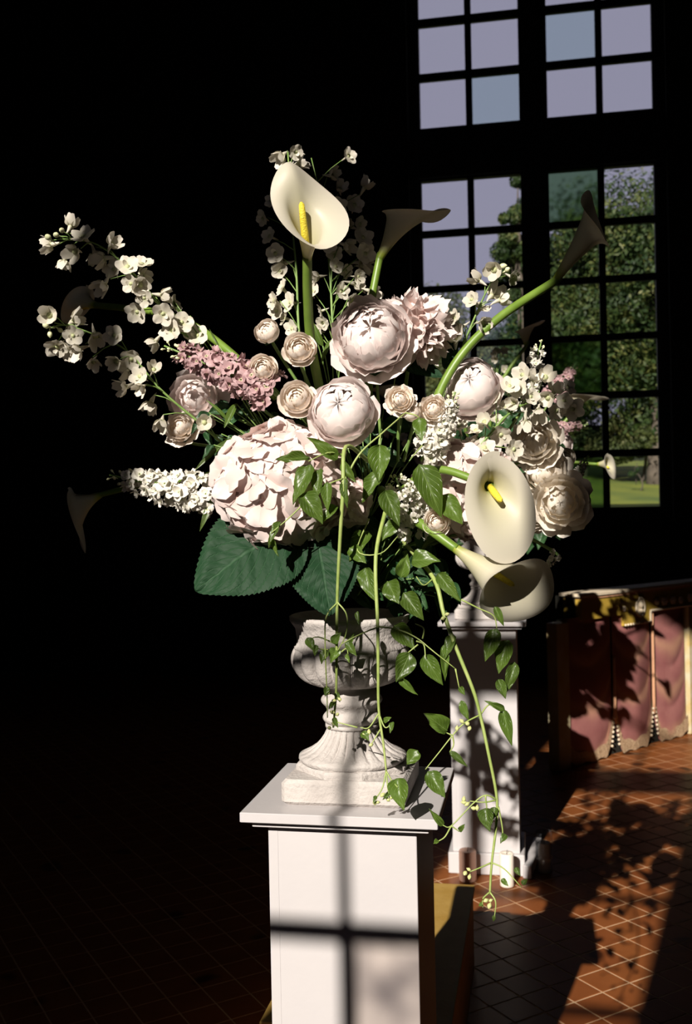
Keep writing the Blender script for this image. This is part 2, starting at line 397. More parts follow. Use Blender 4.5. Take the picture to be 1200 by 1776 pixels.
# terracotta tiles: square, laid on the diagonal
TS, TA = .1195, math.atan2(.061, .105)
T1 = V((math.cos(TA), math.sin(TA), 0)); T2 = V((-math.sin(TA), math.cos(TA), 0))
T0 = V((.831, 3.394, 0))
hw = TS / 2 - .0028
tme = MB().box((-hw, -hw, -.012), (hw, hw, .0), .0012).mesh('tile', 'tile', False)
cands = []
for i in range(-75, 75):
    for j in range(-75, 75):
        p = T0 + T1 * (TS * (i + .5)) + T2 * (TS * (j + .5))
        a, b = p.dot(E1), p.dot(E2)
        if A0 < a < A1 and B0 < b < B1: cands.append((p, i, j))
def inview(p):
    if p.y < 2.2: return False
    x = 600 + (_c * p.x * F_PX + _s * CAM_H * F_PX) / p.y; y = HORIZON + (-_s * p.x + _c * CAM_H) * F_PX / p.y
    return 740 < x < 1230 and y < 1800
near = sorted([c for c in cands if inview(c[0])], key=lambda c: c[0].length)
chosen = set((i, j) for _, i, j in near[:300])
rest = MB(); TR = M.Rotation(TA, 4, 'Z')
for p, i, j in cands:
    if (i, j) in chosen:
        m = M.Translation(p + V((0, 0, rnd.uniform(-.0006, .0006)))) @ M.Rotation(TA + rnd.uniform(-.006, .006), 4, 'Z')
        obj('tile', tme, fl, m)
    else:
        o = len(rest.v)
        for dx, dy in ((-hw, -hw), (hw, -hw), (hw, hw), (-hw, hw)): rest.v.append(tuple(p + TR.to_3x3() @ V((dx, dy, 0)))); rest.uv.append((0, 0))
        for dx, dy in ((-hw, -hw), (hw, -hw), (hw, hw), (-hw, hw)): rest.v.append(tuple(p + TR.to_3x3() @ V((dx, dy, -.008)))); rest.uv.append((0, 0))
        rest.f += [(o, o + 1, o + 2, o + 3)] + [(o + q, o + 4 + q, o + 4 + (q + 1) % 4, o + (q + 1) % 4) for q in range(4)]
tag(rest.build('far_tiles', 'tile', fl, None, False), kind='stuff')

# ------------------------------------------------------------------ outdoors
lawn = MB()
def lawn_z(x, y): return 1.0 + max(0, (y - 12)) * .072 + .12 * math.sin(x * .5) * math.sin(y * .33) if y > 12 else 1.0
lawn.grid(lambda u, v: (-40 + 90 * u, 10.6 + 80 * v, lawn_z(-40 + 90 * u, 10.6 + 80 * v)), 45, 60)
tag(lawn.build('lawn', 'lawn'), kind='structure')
def tree(name, label, px, py, d, w, h, mat, n, leaf, clumps, seed, trunk_r=.18, group='trees beyond the window'):
    r = random.Random(seed); c = at(px, py, d); zg = lawn_z(c.x, c.y)
    t = thing(name, (c.x, c.y, zg), label, 'tree', group)
    m = MB(); blobs = []
    for k in range(clumps):
        while True:
            q = V((r.uniform(-1, 1), r.uniform(-1, 1), r.uniform(-1, 1)))
            if .25 < q.length < 1: break
        if name.endswith('bush'): q.z = abs(q.z) * 1.6 - .9
        blobs.append((c + V((q.x * w / 2, q.y * w / 2, q.z * h / 2)), r.uniform(.10, .27) * min(w, h)))
    for k in range(n):
        b, br = blobs[k % clumps]
        q = V((r.gauss(0, 1), r.gauss(0, 1), r.gauss(0, 1))).normalized() * br * r.uniform(.55, 1.05)
        p = b + q; nrm = (q.normalized() + V((r.uniform(-1, 1), r.uniform(-1, 1), r.uniform(-.3, 1))) * .8).normalized()
        x = nrm.cross(V((r.uniform(-1, 1), r.uniform(-1, 1), r.uniform(-1, 1)))).normalized(); y = nrm.cross(x)
        s = leaf * r.uniform(.6, 1.3); o = len(m.v)
        m.v += [tuple(p - x * s), tuple(p - y * s * .45), tuple(p + x * s), tuple(p + y * s * .45)]
        m.uv += [(0, 0)] * 4; m.f.append((o, o + 1, o + 2, o + 3))
    m.build('crown', mat, t, None, False)
    tr = MB(); base = V((c.x, c.y, zg - .2)); top = c + V((0, 0, h * .2))
    tr.tube(smooth_path([base, base.lerp(top, .5) + V((.15, 0, 0)), top]), [trunk_r * (1 - .04 * i) for i in range(13)], 8)
    for k in range(7):
        b, br = blobs[(k * 3) % clumps]; s0 = base.lerp(top, r.uniform(.45, .9))
        tr.tube(smooth_path([s0, s0.lerp(b, .5) + V((0, 0, .2)), b]), [trunk_r * .35 * (1 - .06 * i) for i in range(13)], 6)
    tr.build('trunk', 'bark', t)
    return t
tree('broadleaf_tree', 'large sunlit broadleaf tree filling the right casement of the window', 1130, 530, 27, 5.6, 6.2, 'tree1', 80000, .07, 90, 1, .25)
tree('dark_tree', 'dense dark tree in the middle panes of the window', 975, 580, 30, 3.6, 5.4, 'tree2', 45000, .075, 50, 2)
tree('slender_tree', 'slender tree rising against the sky in the second column of panes', 897, 405, 27, 1.2, 3.3, 'tree1', 22000, .055, 30, 3, .1)
tree('olive_tree', 'low olive-green tree under the sky in the first column of panes', 762, 650, 31, 4.0, 4.2, 'tree3', 34000, .065, 40, 4)
tree('dark_tree', 'dark tree behind the pink arrangement seen low in the window', 880, 680, 36, 4.0, 5.0, 'tree2', 26000, .08, 36, 5)
tree('dark_tree', 'tall dark tree behind the sunlit tree in the uppermost right panes', 1130, 520, 42, 7.0, 9.0, 'tree2', 36000, .10, 60, 10)
tree('yellow_bush', 'sunlit yellowish bush low in the last column of panes', 1110, 748, 28, 2.6, 1.5, 'tree3', 26000, .055, 36, 6, .05, 'bushes on the lawn')
tree('green_bush', 'green bush on the lawn beside the yellowish bush', 1010, 755, 30, 2.6, 1.5, 'tree1', 22000, .06, 36, 11, .05, 'bushes on the lawn')
tree('dark_bush', 'small dark bush standing on the lawn in the lowest pane', 1103, 818, 24, .4, .2, 'tree2', 1800, .04, 6, 7, .02, 'bushes on the lawn')
tree('broadleaf_tree', 'tree just left of the tall window edge', 660, 660, 44, 4, 4.2, 'tree1', 8000, .10, 20, 8)
tree('broadleaf_tree', 'tree at the outer edge of the window beside the large sunlit tree', 1420, 560, 34, 4, 5.0, 'tree1', 10000, .10, 24, 9)

# ------------------------------------------------------------------ pedestals and urns
PED1 = V((.006, 2.023, 0)); PED2 = V((.592, 4.43, 0))
def pedestal(c, h, label):
    t = thing('pedestal', (c.x, c.y, 0), label, 'pedestal', 'white pedestals')
    m = M.Translation(c) @ RM; w = .14; k = .1835
    MB().box((-w, -w, .09), (w, w, h - .032), .0012).build('body', 'paint', t, m, False)
    MB().box((-w - .02, -w - .02, 0), (w + .02, w + .02, .09), .004).build('base', 'paint', t, m, False)
    MB().box((-.165, -.165, h - .0315), (.165, .165, h - .0245), .001).build('moulding', 'paint', t, m, False)
    MB().box((-.158, -.158, h - .0245), (.158, .158, h - .0185), .0).build('moulding', 'paint', t, m, False)
    MB().box((-k, -k, h - .0185), (k, k, h), .0012).build('cap', 'paint', t, m, False)
    MB().box((-w - .0006, -w - .0006, .095), (-w + .0175, -w + .05, h - .0325)).build('corner_strip', 'paint', t, m, False)
    return t
pedestal(PED1, 1.0, 'white painted square pedestal in front, crossed by window-bar shadows')
pedestal(PED2, 1.07, 'white pedestal standing farther back on the tiles, half in dappled shade')
def urn(c, z, label):
    t = thing('urn', (c.x, c.y, z), label, 'urn', 'stone garden urns')
    m = M.Translation((c.x, c.y, z)) @ RM
    MB().box((-.118, -.118, 0), (.118, .118, .048), .007).build('plinth', 'stone', t, m, False)
    # eight-sided step
    s = MB(); pr = [(.126, .0475), (.126, .056), (.121, .061), (.106, .064), (.09, .065)]
    def sq(r, zz, a):      # square with cut corners
        ca, sa = abs(math.cos(a)), abs(math.sin(a))
        return r * .86 / max(ca, sa, (ca + sa) / 1.32)
    s.lathe(pr, 96, sq); s.build('foot_step', 'stone', t, m, False)
    pr = [(.102, .062), (.107, .068), (.106, .073), (.098, .077), (.086, .083), (.074, .091), (.064, .101), (.056, .112), (.051, .122), (.0495, .128)]
    def flute(r, zz, a):
        k = max(0, min(1, (zz - .074) / .006)) * max(0, min(1, (.127 - zz) / .008))
        w = abs(math.sin(a * 12))
        return r - k * .0095 * (1 - w) ** 1.8 * (r / .06)
    MB().lathe(pr, 24 * 10, flute).build('fluted_foot', 'stone', t, m)
    pr = [(.049, .127), (.053, .128), (.053, .134), (.050, .135)]
    pr += [(.0515 + .0065 * math.sin(PI * i / 8), .136 + .020 * i / 8) for i in range(9)]
    pr += [(.050, .158), (.0495, .163), (.0515, .167)]
    pr += [(.0525 + .0085 * math.sin(PI * i / 8), .169 + .024 * i / 8) for i in range(9)]
    pr += [(.048, .196), (.046, .203), (.049, .209), (.054, .212)]
    MB().lathe(pr, 56).build('neck', 'stone', t, m)
    pr = []
    for i in range(15):
        a = -PI / 2 + i / 14 * (PI / 2 + .45)
        pr.append((.052 + .067 * math.cos(a), .262 + .052 * math.sin(a)))
    def gad(r, zz, a):
        k = max(0, min(1, (zz - .212) / .012)) * max(0, min(1, (.287 - zz) / .012))
        return r - k * .017 * (1 - abs(math.sin(a * 9)) ** .5) * (r / .1)
    MB().lathe(pr, 18 * 14, gad).build('bowl', 'stone', t, m)
    pr = [(.106, .280), (.111, .283), (.112, .288), (.108, .292), (.106, .300), (.109, .325), (.117, .336), (.120, .341), (.120, .348), (.115, .350), (.104, .345), (.098, .31), (.08, .30), (.0, .30)]
    MB().lathe(pr, 64, lambda r, zz, a: r + (.0006 * math.sin(a * 23) * math.sin(zz * 600) if r > .1 else 0)).build('rim', 'stone', t, m)
    hd = MB()
    hd.box((-.016, -.118, .262), (.016, -.095, .288), .003); hd.build('rim_block', 'stone', t, m, False)
    return t
urn(PED1 - E2 * .012, 1.0, 'pale stone urn with fluted foot on the front pedestal')
urn(PED2, 1.07, 'shaded stone urn on the farther pedestal behind the calla lilies')

# ------------------------------------------------------------------ painted parapet with rose drapery
PA = V((1.384, 6.074, 0)); PB = V((2.22, 6.771, 0))
PD = (PB - PA).normalized(); PN = V((PD.y, -PD.x, 0)); PL = (PB - PA).length
PMX = M.Identity(4)
for i in range(3): PMX[i][0] = PD[i]; PMX[i][1] = -PN[i]; PMX[i][2] = (0, 0, 1)[i]; PMX[i][3] = PA[i]
# local axes: x along the face, y into the wall, z up
par = thing('painted_parapet', PA, 'low painted parapet with rose drapery under an ochre frieze below the window', 'parapet')
MB().box((-.02, .012, 0), (1.55, .16, 1.0)).build('backing', 'dark', par, PMX, False)
def px_on_panel(x, y):
    """panel coordinates (s, z) of a photo pixel on the drapery plane"""
    d = V((at(x, y, 1.0) - V((0, 0, CAM_H)))); o = V((0, 0, CAM_H))
    t = (PA - o).dot(PN) / d.dot(PN); p = o + d * t
    return (p - PA).dot(PD), p.z
def swag(x, z, lobes):
    return 0
def drape(s0, s1, ztop, zbot_fn, cx, seed):
    r = random.Random(seed); ph = r.uniform(0, 6)
    def f(u, v):
        s = s0 + (s1 - s0) * u; zb = zbot_fn(u); z = zb + (ztop - zb) * v
        w = 2 * u - 1
        # curved swag folds hanging between the seams
        q = z * 24 + (1 - w * w) * 3.6 + ph; fold = (abs(math.sin(q * .5)) ** .7 * .010 - .004) * (1 - w ** 6) + math.sin(u * PI) * .012
        return (s, -.006 - fold - .004 * (1 - v), z)
    m = MB().grid(f, 20, 60)
    return m.build('drape', 'drape', par, PMX)
lobes = [((985, 1200), (1048, 1200), 1322, 1288, 1276), ((1060, 1200), (1124, 1200), 1300, 1262, 1254), ((1131, 1200), (1186, 1200), 1281, 1250, 1262)]
sx = lambda x, y: px_on_panel(x, y)[0]
bounds = [(sx(975, 1200), sx(1059, 1200)), (sx(1061, 1200), sx(1127, 1200)), (sx(1129, 1200), sx(1187, 1200))]
ztops = .88
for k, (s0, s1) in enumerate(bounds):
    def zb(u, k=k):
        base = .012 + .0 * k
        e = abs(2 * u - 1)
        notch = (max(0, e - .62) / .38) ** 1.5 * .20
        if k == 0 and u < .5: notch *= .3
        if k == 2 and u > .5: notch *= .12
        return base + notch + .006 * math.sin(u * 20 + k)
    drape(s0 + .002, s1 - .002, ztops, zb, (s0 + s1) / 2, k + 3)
    fr = MB()
    def ff(u, v, k=k, s0=s0, s1=s1):
        z0 = zb(u, k); e = abs(2 * u - 1)
        return (s0 + .002 + (s1 - s0 - .004) * u, -.0265 - .003 * math.sin(u * 150) * math.sin(v * 9), z0 - .004 + v * (.055 + .05 * e))
    fr.grid(ff, 60, 6); fr.build('fringe', 'fringe', par, PMX)
for x, zt, zb_ in ((1060, .62, .20), (1128, .88, .20)):
    s = sx(x, 1200)
    MB().tube([V((s, -.026, zb_ + (zt - zb_) * i / 8)) for i in range(9)], [.012 - .004 * i / 8 for i in range(9)], 8).build('seam_cord', 'fold', par, PMX)
    for q in range(7):
        for sd in (-1, 1):
            MB().sphere((s + sd * (.010 + .0045 * q), -.028, .235 - .028 * q), .0085).build('tassel_bead', 'creamp', par, PMX)
# frieze
zf0, zf1 = .862, 1.0
m = MB().box((-.02, -.035, zf0), (1.55, .10, zf1)); fz = m.build('frieze_board', 'goldp', par, PMX, False)
sm0, sm1 = sx(1078, 1060), sx(1119, 1060)
MB().box((sm0 - .03, -.036, .792), (sm1, .02, zf0 + .01)).build('frieze_tab', 'goldp', par, PMX, False)
MB().box((-.04, -.05, zf1), (1.55, .12, zf1 + .022), .003).build('cornice', 'creamp', par, PMX, False)
MB().box((-.02, -.042, zf1 - .014), (1.55, .1, zf1 - .001)).build('cornice_line', 'fold', par, PMX, False)
smc = sx(1101, 1052); zmc = px_on_panel(1101, 1052)[1]
md = MB().grid(lambda u, v: (smc + .046 * (1 - v) * math.cos(2 * PI * u), -.037 - .008 * math.sin(PI * min(1, (1 - v) * 1.0)) , zmc + .058 * (1 - v) * math.sin(2 * PI * u)), 32, 6, True)
md = md.build('medallion', 'creamp', par, PMX)
MB().tube([V((smc + .046 * math.cos(a), -.042, zmc + .058 * math.sin(a))) for a in [2 * PI * i / 32 for i in range(33)]], .007, 6, False).build('medallion_ring', 'creamp', md, PMX)
hd = MB().sphere((smc, -.047, zmc + .012), .016, 8, 6, 1.3).sphere((smc - .002, -.046, zmc - .024), .02, 8, 6, .8); hd.build('medallion_bust', 'creamp', md, PMX)
def rosette(s, z, r):
    m = MB()
    for k in range(6):
        a = k * PI / 3; m.sphere((s + r * .6 * math.cos(a), -.040, z + r * .6 * math.sin(a)), r * .42, 6, 4)
    m.sphere((s, -.044, z), r * .4, 6, 4); m.build('relief_ornament', 'creamp', par, PMX)
for x, y, r in ((1130, 1043, .022), (1143, 1042, .03), (1158, 1040, .03), (1172, 1040, .026), (1188, 1036, .03), (1073, 1055, .018)):
    s, z = px_on_panel(x, y); rosette(s, z, r)
def beads(s0, s1, z0, z1, n):
    for q in range(n):
        t = (q + .5) / n
        obj('bead_trim', bead_me, par, PMX @ M.Translation((s0 + (s1 - s0) * t, -.040, z0 + (z1 - z0) * t)))
bead_me = MB().sphere((0, 0, 0), .0085, 6, 4).mesh('bead_trim', 'creamp')
beads(sm1, 1.2, zf0 + .004, zf0 + .004, 46); beads(sm0 - .03, sm1, .797, .797, 10); beads(sm1, sm1, .797, zf0, 5)
# cream marbled pilasters at both ends
for x0, x1 in ((sx(965, 1200) - .02, sx(983, 1200) - .005), (sx(1190, 1200), sx(1190, 1200) + .16)):
    MB().box((x0, -.03, .0), (x1, .05, .862), .004).build('pilaster', 'creamg', par, PMX, False)

# ------------------------------------------------------------------ small things on the tiles
bx = thing('low_box', room(-.40, 3.0), 'low ochre-topped box behind the front pedestal, partly in shadow', 'box')
MB().box((-.70, 2.45, 0), (-.236, 3.43, .262)).build('body', 'ochre', bx, RM, False)
MB().box((-.706, 2.444, .262), (-.23, 3.436, .28), .002).build('top_board', 'ochre', bx, RM, False)
def candle(x, y, r, h, mat, label, jar=False):
    d = CAM_H * F_PX / (y - HORIZON + _s * (x - 600)); p = at(x, y, d); p.z = 0
    t = thing('pillar_candle', p, label, 'candle', 'candles by the farther pedestal')
    m = M.Translation(p)
    MB().lathe([(0, 0), (r * .96, 0), (r, .004), (r, h - .004), (r * .94, h), (r * .7, h - .003), (0, h - .006)], 28).build('wax', mat, t, m)
    MB().tube([V((0, 0, h - .008)), V((.001, 0, h + .004)), V((.004, 0, h + .012))], .0012, 5).build('wick', 'wick', t, m)
    if jar: MB().lathe([(r * 1.35, 0), (r * 1.4, .003), (r * 1.4, h * 1.35), (r * 1.36, h * 1.35), (r * 1.33, .005), (0, .004)], 28).build('glass_jar', 'jar', t, m)
candle(812, 1527, .036, .125, 'waxp', 'blush pillar candle on the floor at the shaded corner of the farther pedestal')
candle(880, 1537, .029, .135, 'wax', 'white pillar candle standing in sun before the farther pedestal')
candle(945, 1512, .026, .125, 'wax', 'candle in a glass jar in the shade beyond the white slat', True)
d0, d1 = at(915, 1528, 4.22), at(934, 1475, 4.58)
p0 = V((d0.x, d0.y, 0)); p1 = V((d1.x, d1.y, 0)); dr = (p1 - p0).normalized()
sl = MB(); mm = frame(p0, (0, 0, 1), dr)
sl.box((0, -.018, 0), ((p1 - p0).length, .018, .055), .003)
tag(sl.build('white_slat', 'paint', None, mm, False), 'narrow white painted slat lying on the tiles beside the farther pedestal', 'slat')

# ------------------------------------------------------------------ flowers: builders
def petal(m, R, f0, w, t0, t1, flare, ruf, seed, nu=10, nv=7, zs=1.0, rg=1.0):
    r = random.Random(seed); p1, p2 = r.uniform(0, 6), r.uniform(0, 6); tw = r.uniform(-.15, .15)
    def f(u, v):
        x = 2 * u - 1; th = t0 + (t1 - t0) * v * (1 - .16 * x * x + .05 * math.sin(x * 6 + p2) * v * rg + .025 * math.sin(x * 13 + p1) * v * rg)
        wf = (.30 + .70 * math.sin(PI * min(.5, v * .62))) if v < .8 else 1.0 - .9 * (v - .8) ** 2 * 6 * .5
        ph = f0 + x * w * wf + tw * v
        rr = R * (1 + flare * v ** 3 + ruf * (math.sin(x * 5 + p1) * .6 + math.sin(x * 11 + p2) * .4) * v * v - .05 * x * x * v)
        return (rr * math.sin(th) * math.cos(ph), rr * math.sin(th) * math.sin(ph), -rr * math.cos(th) * zs)
    return m.grid(f, nu, nv)
RINGS = {       # petals in ring, radius, half-width angle, tip angle, flare, ruffle
 'ball': [(5, 1.04, .78, 1.45, .16, .04), (5, 1.0, .80, 1.85, .05, .04), (5, .97, .80, 2.15, .0, .04), ('up', .93, .95, 2.45, -.02, .05), ('up', .88, .95, 2.65, -.03, .05), ('dn', .90, 1.05, 3.55, -.03, .03), ('dn', .85, 1.3, 3.9, -.04, .02)],
 'open': [(6, 1.10, .72, 1.25, .30, .05), (6, 1.04, .72, 1.60, .14, .06), (6, .98, .74, 1.90, .05, .06), (6, .90, .74, 2.10, .02, .07), ('up', .84, .9, 2.35, .0, .09), ('up', .74, .9, 2.5, .0, .12), ('dn', .86, .95, 2.45, .0, .07), ('dn', .78, .95, 2.8, .0, .08), ('up', .66, .9, 2.8, .02, .14), ('dn', .62, 1.0, 3.3, .02, .10)],
 'rose': [(4, 1.06, .80, 1.50, .25, .03), (4, 1.0, .85, 1.85, .12, .02), (4, .88, .85, 2.15, .06, .02), (4, .74, .9, 2.35, .05, .02), (3, .58, 1.15, 2.5, .05, .02), (3, .42, 1.2, 2.6, .04, .02), (2, .30, 1.7, 3.5, 0, .02)],
 'rosebud': [(3, 1.0, 1.0, 1.95, .08, .02), (4, .92, .95, 2.35, .0, .02), (3, .78, 1.1, 2.6, 0, .02), (3, .6, 1.2, 2.75, 0, .02), (2, .48, 1.7, 3.6, 0, .02)],
 'loose': [(5, 1.14, .62, 1.25, .35, .05), (5, 1.02, .72, 1.65, .20, .05), (5, .90, .75, 2.0, .10, .05), (5, .72, .8, 2.25, .08, .06), (4, .54, .95, 2.5, .06, .08), (3, .40, 1.2, 3.5, .04, .06)],
}
CACHE = {}
def rosy(name, label, cat, px, py, d, rpx, kind, mat, face, group=None, stem_to=None, sep='dleaf', zs=.92):
    c = at(px, py, d); R = rpx / F_PX * d
    t = thing(name, c, label, cat, group)
    key = (kind, mat, rnd.randint(0, 1))
    if key not in CACHE:
        L = []; r = random.Random(hash(kind) % 1000 + key[2] * 17 + 5) if False else random.Random(len(kind) * 31 + ord(kind[0]) + key[2] * 17)
        for ri, (n, rr, w, t1, fl_, ruf) in enumerate(RINGS[kind]):
            if n == 'up': angs = [PI / 2 + q + r.uniform(-.15, .15) for q in (-1.0, 0, 1.0)]
            elif n == 'dn': angs = [-PI / 2 + q + r.uniform(-.15, .15) for q in (-.85, .85, 0)]
            else: angs = [2 * PI * k / n + ri * 1.1 + r.uniform(-.2, .2) for k in range(n)]
            for f0 in angs:
                m = MB(); petal(m, rr * r.uniform(.96, 1.04), f0, w * r.uniform(.9, 1.12), .12, t1 * r.uniform(.93, 1.05), fl_, ruf, r.randint(0, 9999), zs=zs, rg=1.6 if kind in ('open', 'loose') else .9)
                L.append(m.mesh('petal', mat))
        CACHE[key] = L
    tz = .35 if kind in ('ball', 'open') else .8
    mw = frame(c, face, (1, rnd.uniform(-.3, .3), rnd.uniform(-tz, tz)), R)
    for me in CACHE[key]: obj('petal', me, t, mw)
    if ('sep', sep) not in CACHE:
        m = MB()
        for k in range(5):
            petal(m, 1.03, 2 * PI * k / 5, .32, .05, 1.0, .12, .03, k, 4, 5)
        CACHE[('sep', sep)] = m.mesh('sepals', sep)
    obj('sepals', CACHE[('sep', sep)], t, mw)
    if stem_to:
        fz = V(face).normalized()
        MB().tube(smooth_path([c - fz * R * .85, c - fz * (R + .03) + V((0, 0, -.01)), P3(stem_to)]), .0032, 6).build('stem', 'dstem', t)
    return t
def four_petal(m, n, L, W, cup, ruf, seed, curl=0.0, c0=.08):
    r = random.Random(seed)
    for k in range(n):
        a = 2 * PI * k / n + r.uniform(-.12, .12); ll = L * r.uniform(.88, 1.1); ww = W * r.uniform(.9, 1.12); p1 = r.uniform(0, 6); tl = r.uniform(-.12, .12)
        ca, sa = math.cos(a), math.sin(a); lift = cup * r.uniform(.6, 1.4)
        def f(u, v):
            x = 2 * u - 1; y = c0 + v * ll * (1 - .10 * x * x); wd = ww * (math.sin(PI * (.10 + .74 * v)) ** .75) * (1 - .05 * v)
            X = x * wd; z = lift * v * v - curl * v ** 4 + ruf * math.sin(x * 4 + p1) * v + X * tl - .10 * wd * x * x * .6
            return (ca * y - sa * X, sa * y + ca * X, z)
        m.grid(f, 4, 4)
    return m
def floret_set(kind, mat):
    key = ('fl', kind, mat)
    if key in CACHE: return CACHE[key]
    L = []
    for k in range(4):
        m = MB()
        if kind == 'hyd': four_petal(m, 4, 1.0, .66, .16, .10, k + 10, .12)
        elif kind == 'stock':
            four_petal(m, 4, 1.0, .56, .10, .14, k + 20, .22); four_petal(m, 3, .55, .4, .45, .12, k + 30)
        elif kind == 'delph':
            four_petal(m, 5, 1.0, .55, .34, .07, k + 40, .10)
            four_petal(m, 2, .42, .24, .30, .03, k + 46)
            m.tube([V((0, 0, .05)), V((0, -.12, -.35)), V((.02, -.30, -.75)), V((.03, -.52, -1.05))], [.20, .17, .10, .03], 7)
        elif kind == 'bell':      # half-open, seen from the side: petals pushed forward
            four_petal(m, 5, .8, .50, .85, .06, k + 50, .0)
            m.tube([V((0, 0, .15)), V((0, -.1, -.30)), V((0, -.26, -.72)), V((.02, -.50, -1.1))], [.26, .20, .11, .03], 7)
        elif kind == 'bud':
            m.grid(lambda u, v: ((.34 * math.sin(PI * v) ** .8) * math.cos(2 * PI * u), (.34 * math.sin(PI * v) ** .8) * math.sin(2 * PI * u), -.5 + 1.0 * v), 8, 7, True)
            m.tube([V((0, 0, -.4)), V((0, -.1, -.8)), V((0, -.3, -1.15))], [.14, .08, .02], 6)
        elif kind == 'ruffle':
            four_petal(m, 3, 1.0, .85, .8, .30, k + 60, -.1)
        L.append(m.mesh('floret' if kind != 'bud' else 'bud', mat))
    CACHE[key] = L; return L
def head(name, label, cat, px, py, d, rpx, n, size, kind, mat, group=None, squash=.85, stem_to=None, face=None, seed=1, core='dleaf', min_f=-.35):
    """round head of many florets"""
    r = random.Random(seed); c = at(px, py, d); R = rpx / F_PX * d
    t = thing(name, c, label, cat, group); fs = floret_set(kind, mat); f = V(face or TOCAM).normalized()
    MB().sphere((0, 0, 0), R * .74, 14, 10, 1).build('core', core, t, M.Translation(c))
    k = 0; i = 0; tot = int(n / ((1 - min_f) / 2))
    for i in range(tot):
        z = 1 - 2 * (i + .5) / tot; a = i * 2.399963 + r.uniform(-.2, .2); rr = math.sqrt(1 - z * z)
        q = V((rr * math.cos(a), rr * math.sin(a), z))
        q = (frame((0, 0, 0), f).to_3x3() @ q)
        if q.dot(f) < min_f: continue
        nn = (q + V((r.uniform(-1, 1), r.uniform(-1, 1), r.uniform(-1, 1))) * .42).normalized()
        p = c + V((q.x, q.y, q.z * squash)) * (R * r.uniform(.88, 1.0))
        obj('floret', fs[r.randint(0, 3)], t, frame(p, nn, (r.uniform(-1, 1), r.uniform(-1, 1), r.uniform(-1, 1)), size * r.uniform(.85, 1.15)))
    if stem_to: MB().tube(smooth_path([c - f * R * .6, c - f * R + V((0, 0, -.03)), P3(stem_to)]), .004, 6).build('stem', 'dstem', t)
    return t
def delphinium(name, label, path, florets, size, d, group='white delphinium sprays', mat='white', buds=(), seed=1, front=.55, cat='delphinium', jit=.03):
    """path: photo points of the stalk (x, y, d) from foot to tip; florets: (x, y[, kind])"""
    r = random.Random(seed); pts = smooth_path([P3(p) for p in path]); t = thing(name, pts[0], label, cat, group)
    MB().tube(pts, [.0034 - .0022 * i / (len(pts) - 1) for i in range(len(pts))], 7).build('stalk', 'dstem', t)
    tw = MB()
    for fl_ in list(florets) + [(x, y, 'bud') for x, y in buds]:
        x, y = fl_[0], fl_[1]; kind = fl_[2] if len(fl_) > 2 else ('delph' if r.random() < .62 else 'bell')
        best = min(pts, key=lambda p: (at(x, y, p.y) - p).length)
        dd = best.y + r.uniform(-jit, jit * .6); c = at(x, y, dd)
        out = c - best
        if out.length < .004: out = V((r.uniform(-1, 1), -1, r.uniform(-.3, .3))) * .01
        n = (out.normalized() * (1 - front) + V((0, -1, .05)) * front + V((r.uniform(-1, 1), r.uniform(-1, 1), r.uniform(-1, 1))) * .35).normalized()
        if kind == 'bell': n = (out.normalized() + V((0, -.35, -.1)) + V((r.uniform(-1, 1), r.uniform(-.4, .4), r.uniform(-1, 1))) * .6).normalized()
        s = size * r.uniform(.82, 1.14) * (.8 if kind == 'bud' else 1)
        o = obj('bud' if kind == 'bud' else 'floret', r.choice(floret_set(kind, 'bud' if kind == 'bud' else mat)), t,
                frame(c, n, (r.uniform(-1, 1), 0, r.uniform(-1, 1)), s))
        back = c - n * s * .75
        j = pts.index(best); root = pts[max(0, j - 2)]
        tw.tube([back, back.lerp(root, .5) + V((0, 0, .003)), root], [.0009, .0011, .0013], 5)
    tag(tw.build('pedicels', 'dstem', t), kind='stuff')
    return t
def stock(name, label, p0, p1, wpx, n, size, mat, group=None, buds=8, seed=1, fromt=0.0, cat='stock flower', foot=None):
    """dense spike from foot p0 to tip p1 (photo x, y, d)"""
    r = random.Random(seed); a, b = P3(p0), P3(p1); ax = (b - a)
    pts = [a.lerp(b, i / 10) for i in range(11)]
    if foot: pts = smooth_path([P3(foot), a, a.lerp(b, .5), b])
    t = thing(name, pts[0], label, cat, group)
    MB().tube(pts, [.004 - .0022 * i / (len(pts) - 1) for i in range(len(pts))], 7).build('stalk', 'dstem', t)
    axn = ax.normalized(); u = axn.cross(V((0, -1, 0))).normalized(); w = u.cross(axn)
    if w.y > 0: w = -w
    fs = floret_set('stock', mat); W = wpx / F_PX * a.y
    for i in range(n):
        k = fromt + (1 - fromt) * (i + .5) / n; ang = i * 2.4
        q = u * math.cos(ang) + w * abs(math.sin(ang)) * r.choice((1, 1, 1, -.6))
        taper = 1 - .55 * max(0, k - .35) / .65
        p = a + ax * (k * .86) + q * W * taper * r.uniform(.7, 1.05)
        nn = (q + axn * .35 + V((0, -.25, .1)) + V((r.uniform(-1, 1), r.uniform(-1, 1), r.uniform(-1, 1))) * .4).normalized()
        obj('floret', r.choice(fs), t, frame(p, nn, (r.uniform(-1, 1), r.uniform(-1, 1), r.uniform(-1, 1)), size * taper ** .5 * r.uniform(.85, 1.15)))
    bs = floret_set('bud', 'bud')
    for i in range(buds):
        k = .82 + .2 * i / max(1, buds); ang = i * 2.4
        q = u * math.cos(ang) + w * math.sin(ang)
        p = a + ax * k + q * W * (.45 - .25 * i / buds)
        obj('bud', r.choice(bs), t, frame(p, (axn + q * .8).normalized(), (1, 0, 0), size * .62 * (1 - .4 * i / buds)))
    return t
